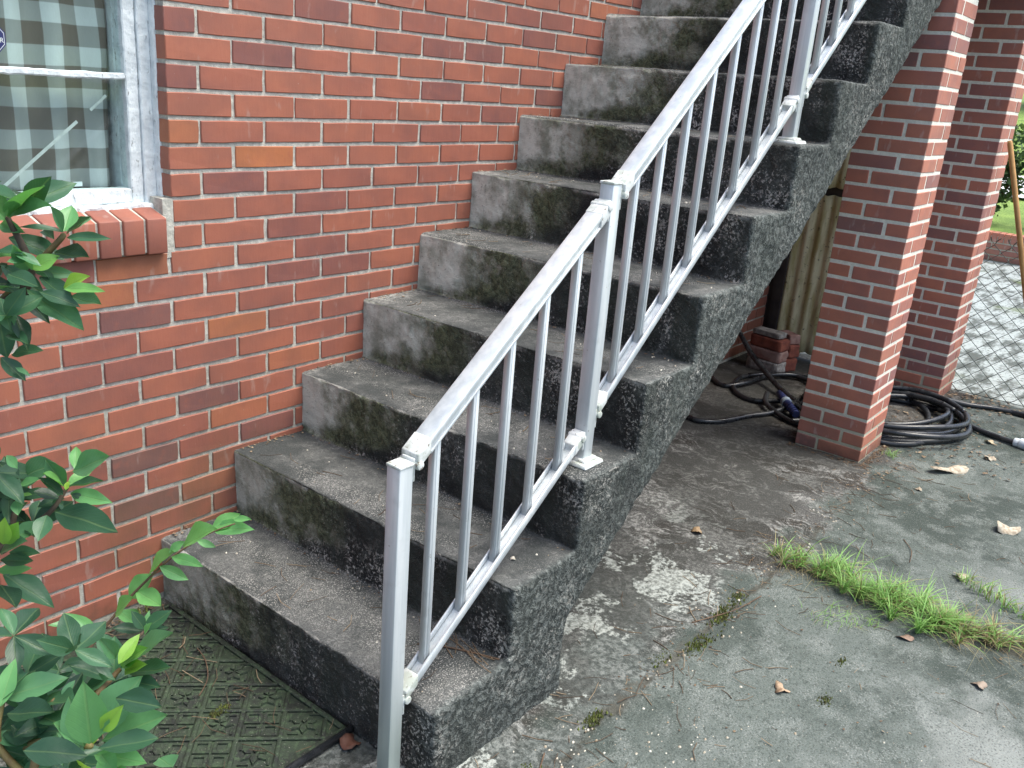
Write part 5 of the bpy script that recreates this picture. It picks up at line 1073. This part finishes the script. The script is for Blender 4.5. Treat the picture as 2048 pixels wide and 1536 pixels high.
for i in range(14): needle(.21 + r.gauss(0, .02), -.93 + r.gauss(0, .05), RS + .004, r.uniform(.05, .14), 1.2 + r.gauss(0, .25), r, .0011, .6)
def flake(x, y, z, s, r, t=None):
    a = r.uniform(0, 6.28); P = [(x + s * math.cos(a + k_ * 1.3) * r.uniform(.5, 1.1), y + s * math.sin(a + k_ * 1.3) * r.uniform(.5, 1.1), z + r.uniform(0, s * .5)) for k_ in range(4)]; m.add(P, [(0, 1, 2), (0, 2, 3)], r.random() if t is None else t)
for i in range(420): flake(2.86 + r.choice((-1, 1)) * r.uniform(.14, .19), r.uniform(-1.17, -.80), .002, r.uniform(.002, .008), r, r.uniform(0, .5))
for i in range(260): flake(r.uniform(2.70, 3.06), -1.135 - abs(r.gauss(0, .018)), .002, r.uniform(.002, .008), r, r.uniform(0, .6))
for i in range(200): flake(r.uniform(3.05, 3.9), r.uniform(-1.35, -.8), .003, r.uniform(.004, .012), r)
for i in range(520): flake(r.uniform(3.0, 4.3), -1.30 + r.gauss(0, .16), .003, r.uniform(.004, .013), r)
for i in range(420): flake(4.20 + r.gauss(0, .07), r.uniform(-2.4, -1.15), .004, r.uniform(.005, .017), r)
for i in range(360): flake(r.uniform(.6, 3.0), -1.22 + r.gauss(0, .05), .002, r.uniform(.002, .006), r)
for i in range(260): flake(r.uniform(.3, 3.6), r.uniform(-2.4, -1.25), .002, r.uniform(.0018, .006), r)
for i in range(280): flake(r.uniform(-.9, -.02), -abs(r.gauss(0, .05)) - .01, .004, r.uniform(.003, .010), r)
for i in range(120): flake(2.78 + r.gauss(0, .25), -1.22 + r.gauss(0, .05), .003, r.uniform(.003, .009), r)
for s_ in range(1, 11):
    for i in range(46): flake((s_ - .02) * TR - abs(r.gauss(0, .012)), -r.uniform(.0, 1.05), s_ * RS + .003, r.uniform(.002, .006), r)
    for i in range(26): flake((s_ - 1) * TR + r.uniform(.02, .25), -abs(r.gauss(0, .02)), s_ * RS + .003, r.uniform(.003, .007), r, r.uniform(.4, 1))
tag(m.build('leaf_litter', M['litter']), kind='stuff')
# ------------------------------------------------------------------ fallen leaves and twigs one can point to
def fallen(p, size, rz, color, label, lobes=0, seed=0, tilt=.15, elong=1.6):
    r = random.Random(seed); N = 18; vs = [(0, 0, size * .10)]
    for i in range(N):
        w = 2 * math.pi * i / N; rad = size * .5 * (1 + (.32 * math.cos(lobes * w) if lobes else 0)) * r.uniform(.9, 1.08); x, y = rad * math.cos(w) * elong * .8, rad * math.sin(w)
        if not lobes: x *= 1 + .0; y *= (1 - abs(math.cos(w)) ** 3 * .5)
        vs.append((x, y, size * (.16 * math.sin(w * 2 + seed) + .10 * r.random())))
    vs2 = [(x * .5, y * .5, z * .5 + size * .05) for x, y, z in vs[1:]]
    allv = vs + vs2; fs = [(0, N + 1 + i, N + 1 + (i + 1) % N) for i in range(N)] + [(N + 1 + i, 1 + i, 1 + (i + 1) % N, N + 1 + (i + 1) % N) for i in range(N)]
    me = bpy.data.meshes.new('dry_leaf'); me.from_pydata(allv, [], fs); me.polygons.foreach_set('use_smooth', [True] * len(fs)); me.materials.append(M['dry'])
    o = bpy.data.objects.new('dry_leaf', me); link(o); o.location = (p[0], p[1], p[2] + size * .12); o.rotation_euler = (tilt, tilt * .5, rz); o.color = (*color, 1)
    sl = o.modifiers.new('s', 'SOLIDIFY'); sl.thickness = .0007
    return tag(o, label, 'leaf', 'fallen dry leaves')
TAN, PALE, BRN = (.34, .24, .14), (.50, .44, .34), (.16, .09, .055)
fallen((1.567, -.922, 0), .046, .3, TAN, 'tan dry leaf lying on the dark stained concrete beside the stair slab', 0, 1, elong=1.3)
fallen((.905, -1.522, 0), .040, 1.0, (.42, .30, .20), 'small tan lobed leaf alone on the grey driveway below the grass', 3, 2, .03, 1.2)
fallen((2.50, -1.775, 0), .075, -.5, PALE, 'curled pale leaf on the driveway at the right, beyond the grass', 0, 3, .25, 2.0)
fallen((1.96, -1.735, 0), .042, .4, PALE, 'pale feathery leaf fragment beside the thin runner of weeds', 5, 4, .1, 1.8)
fallen((1.33, -1.93, 0), .036, 1.5, (.28, .22, .17), 'brown grey pointed leaf just below the right end of the grass', 3, 5, .1, 1.3)
fallen((1.42, -1.70, 0), .030, 2.0, (.30, .20, .15), 'narrow reddish brown leaf scrap below the middle of the grass', 0, 6, .1, 2.2)
fallen((2.96, -1.45, 0), .075, -.7, PALE, 'long pale curled leaf in front of the black hose coil', 2, 7, .1, 2.6)
fallen((2.63, -1.41, 0), .030, .2, PALE, 'small pale leaf on the driveway below the hose coil', 0, 8, .1, 1.7)
fallen((3.28, -1.55, 0), .050, -.3, PALE, 'pale yellowish star shaped leaf right of the hose coil near the fence', 5, 9, .1, 1.2)
fallen((3.52, -1.50, 0), .045, .8, (.42, .34, .22), 'yellowish lobed leaf between the two hose tails', 5, 10, .1, 1.2)
fallen((-.035, -.845, .001), .050, .5, (.13, .055, .035), 'reddish brown leaf on the ground at the mat corner by the railing post', 0, 12, .2, 1.6)
fallen((.36, -.985, 2 * RS), .016, .2, (.62, .60, .52), 'tiny white chip on the second step tread near its open end', 0, 13, .05, 1.3)
def twig(P, w, label):
    m2 = MB(); m2.tube(catmull(P, 5), w, 5); o = m2.build('twig', M['twig'], smooth=True); return tag(o, label, 'twig', 'fallen twigs')
z1 = RS + .004
twig([(.150, -.875, z1), (.185, -.930, z1 + .002), (.215, -.985, z1), (.245, -1.055, z1 - .001)], .0022, 'long brown twig on the bottom tread pointing off its open edge')
twig([(.225, -.860, z1), (.235, -.895, z1 + .05), (.242, -.93, z1 + .085)], .0013, 'thin dry stalk leaning on the second riser beside the bottom rail')
twig([(.02, -1.26, .004), (.10, -1.255, .006), (.18, -1.235, .003), (.26, -1.20, .004)], .0020, 'brown twig lying along the driveway joint at the bottom edge')
twig([(1.02, -1.19, .004), (1.10, -1.23, .008), (1.20, -1.26, .004), (1.32, -1.28, .004)], .0016, 'fine brown twig beside the moss where the driveway joint bends')
twig([(-.19, -.47, .02), (-.14, -.43, .022), (-.10, -.36, .02), (-.085, -.30, .02)], .0016, 'reddish twig lying across the mossy mat')
twig([(2.10, -1.50, .003), (2.02, -1.55, .006), (1.93, -1.57, .003)], .0014, 'bent dark twig on the driveway above the grass strip')
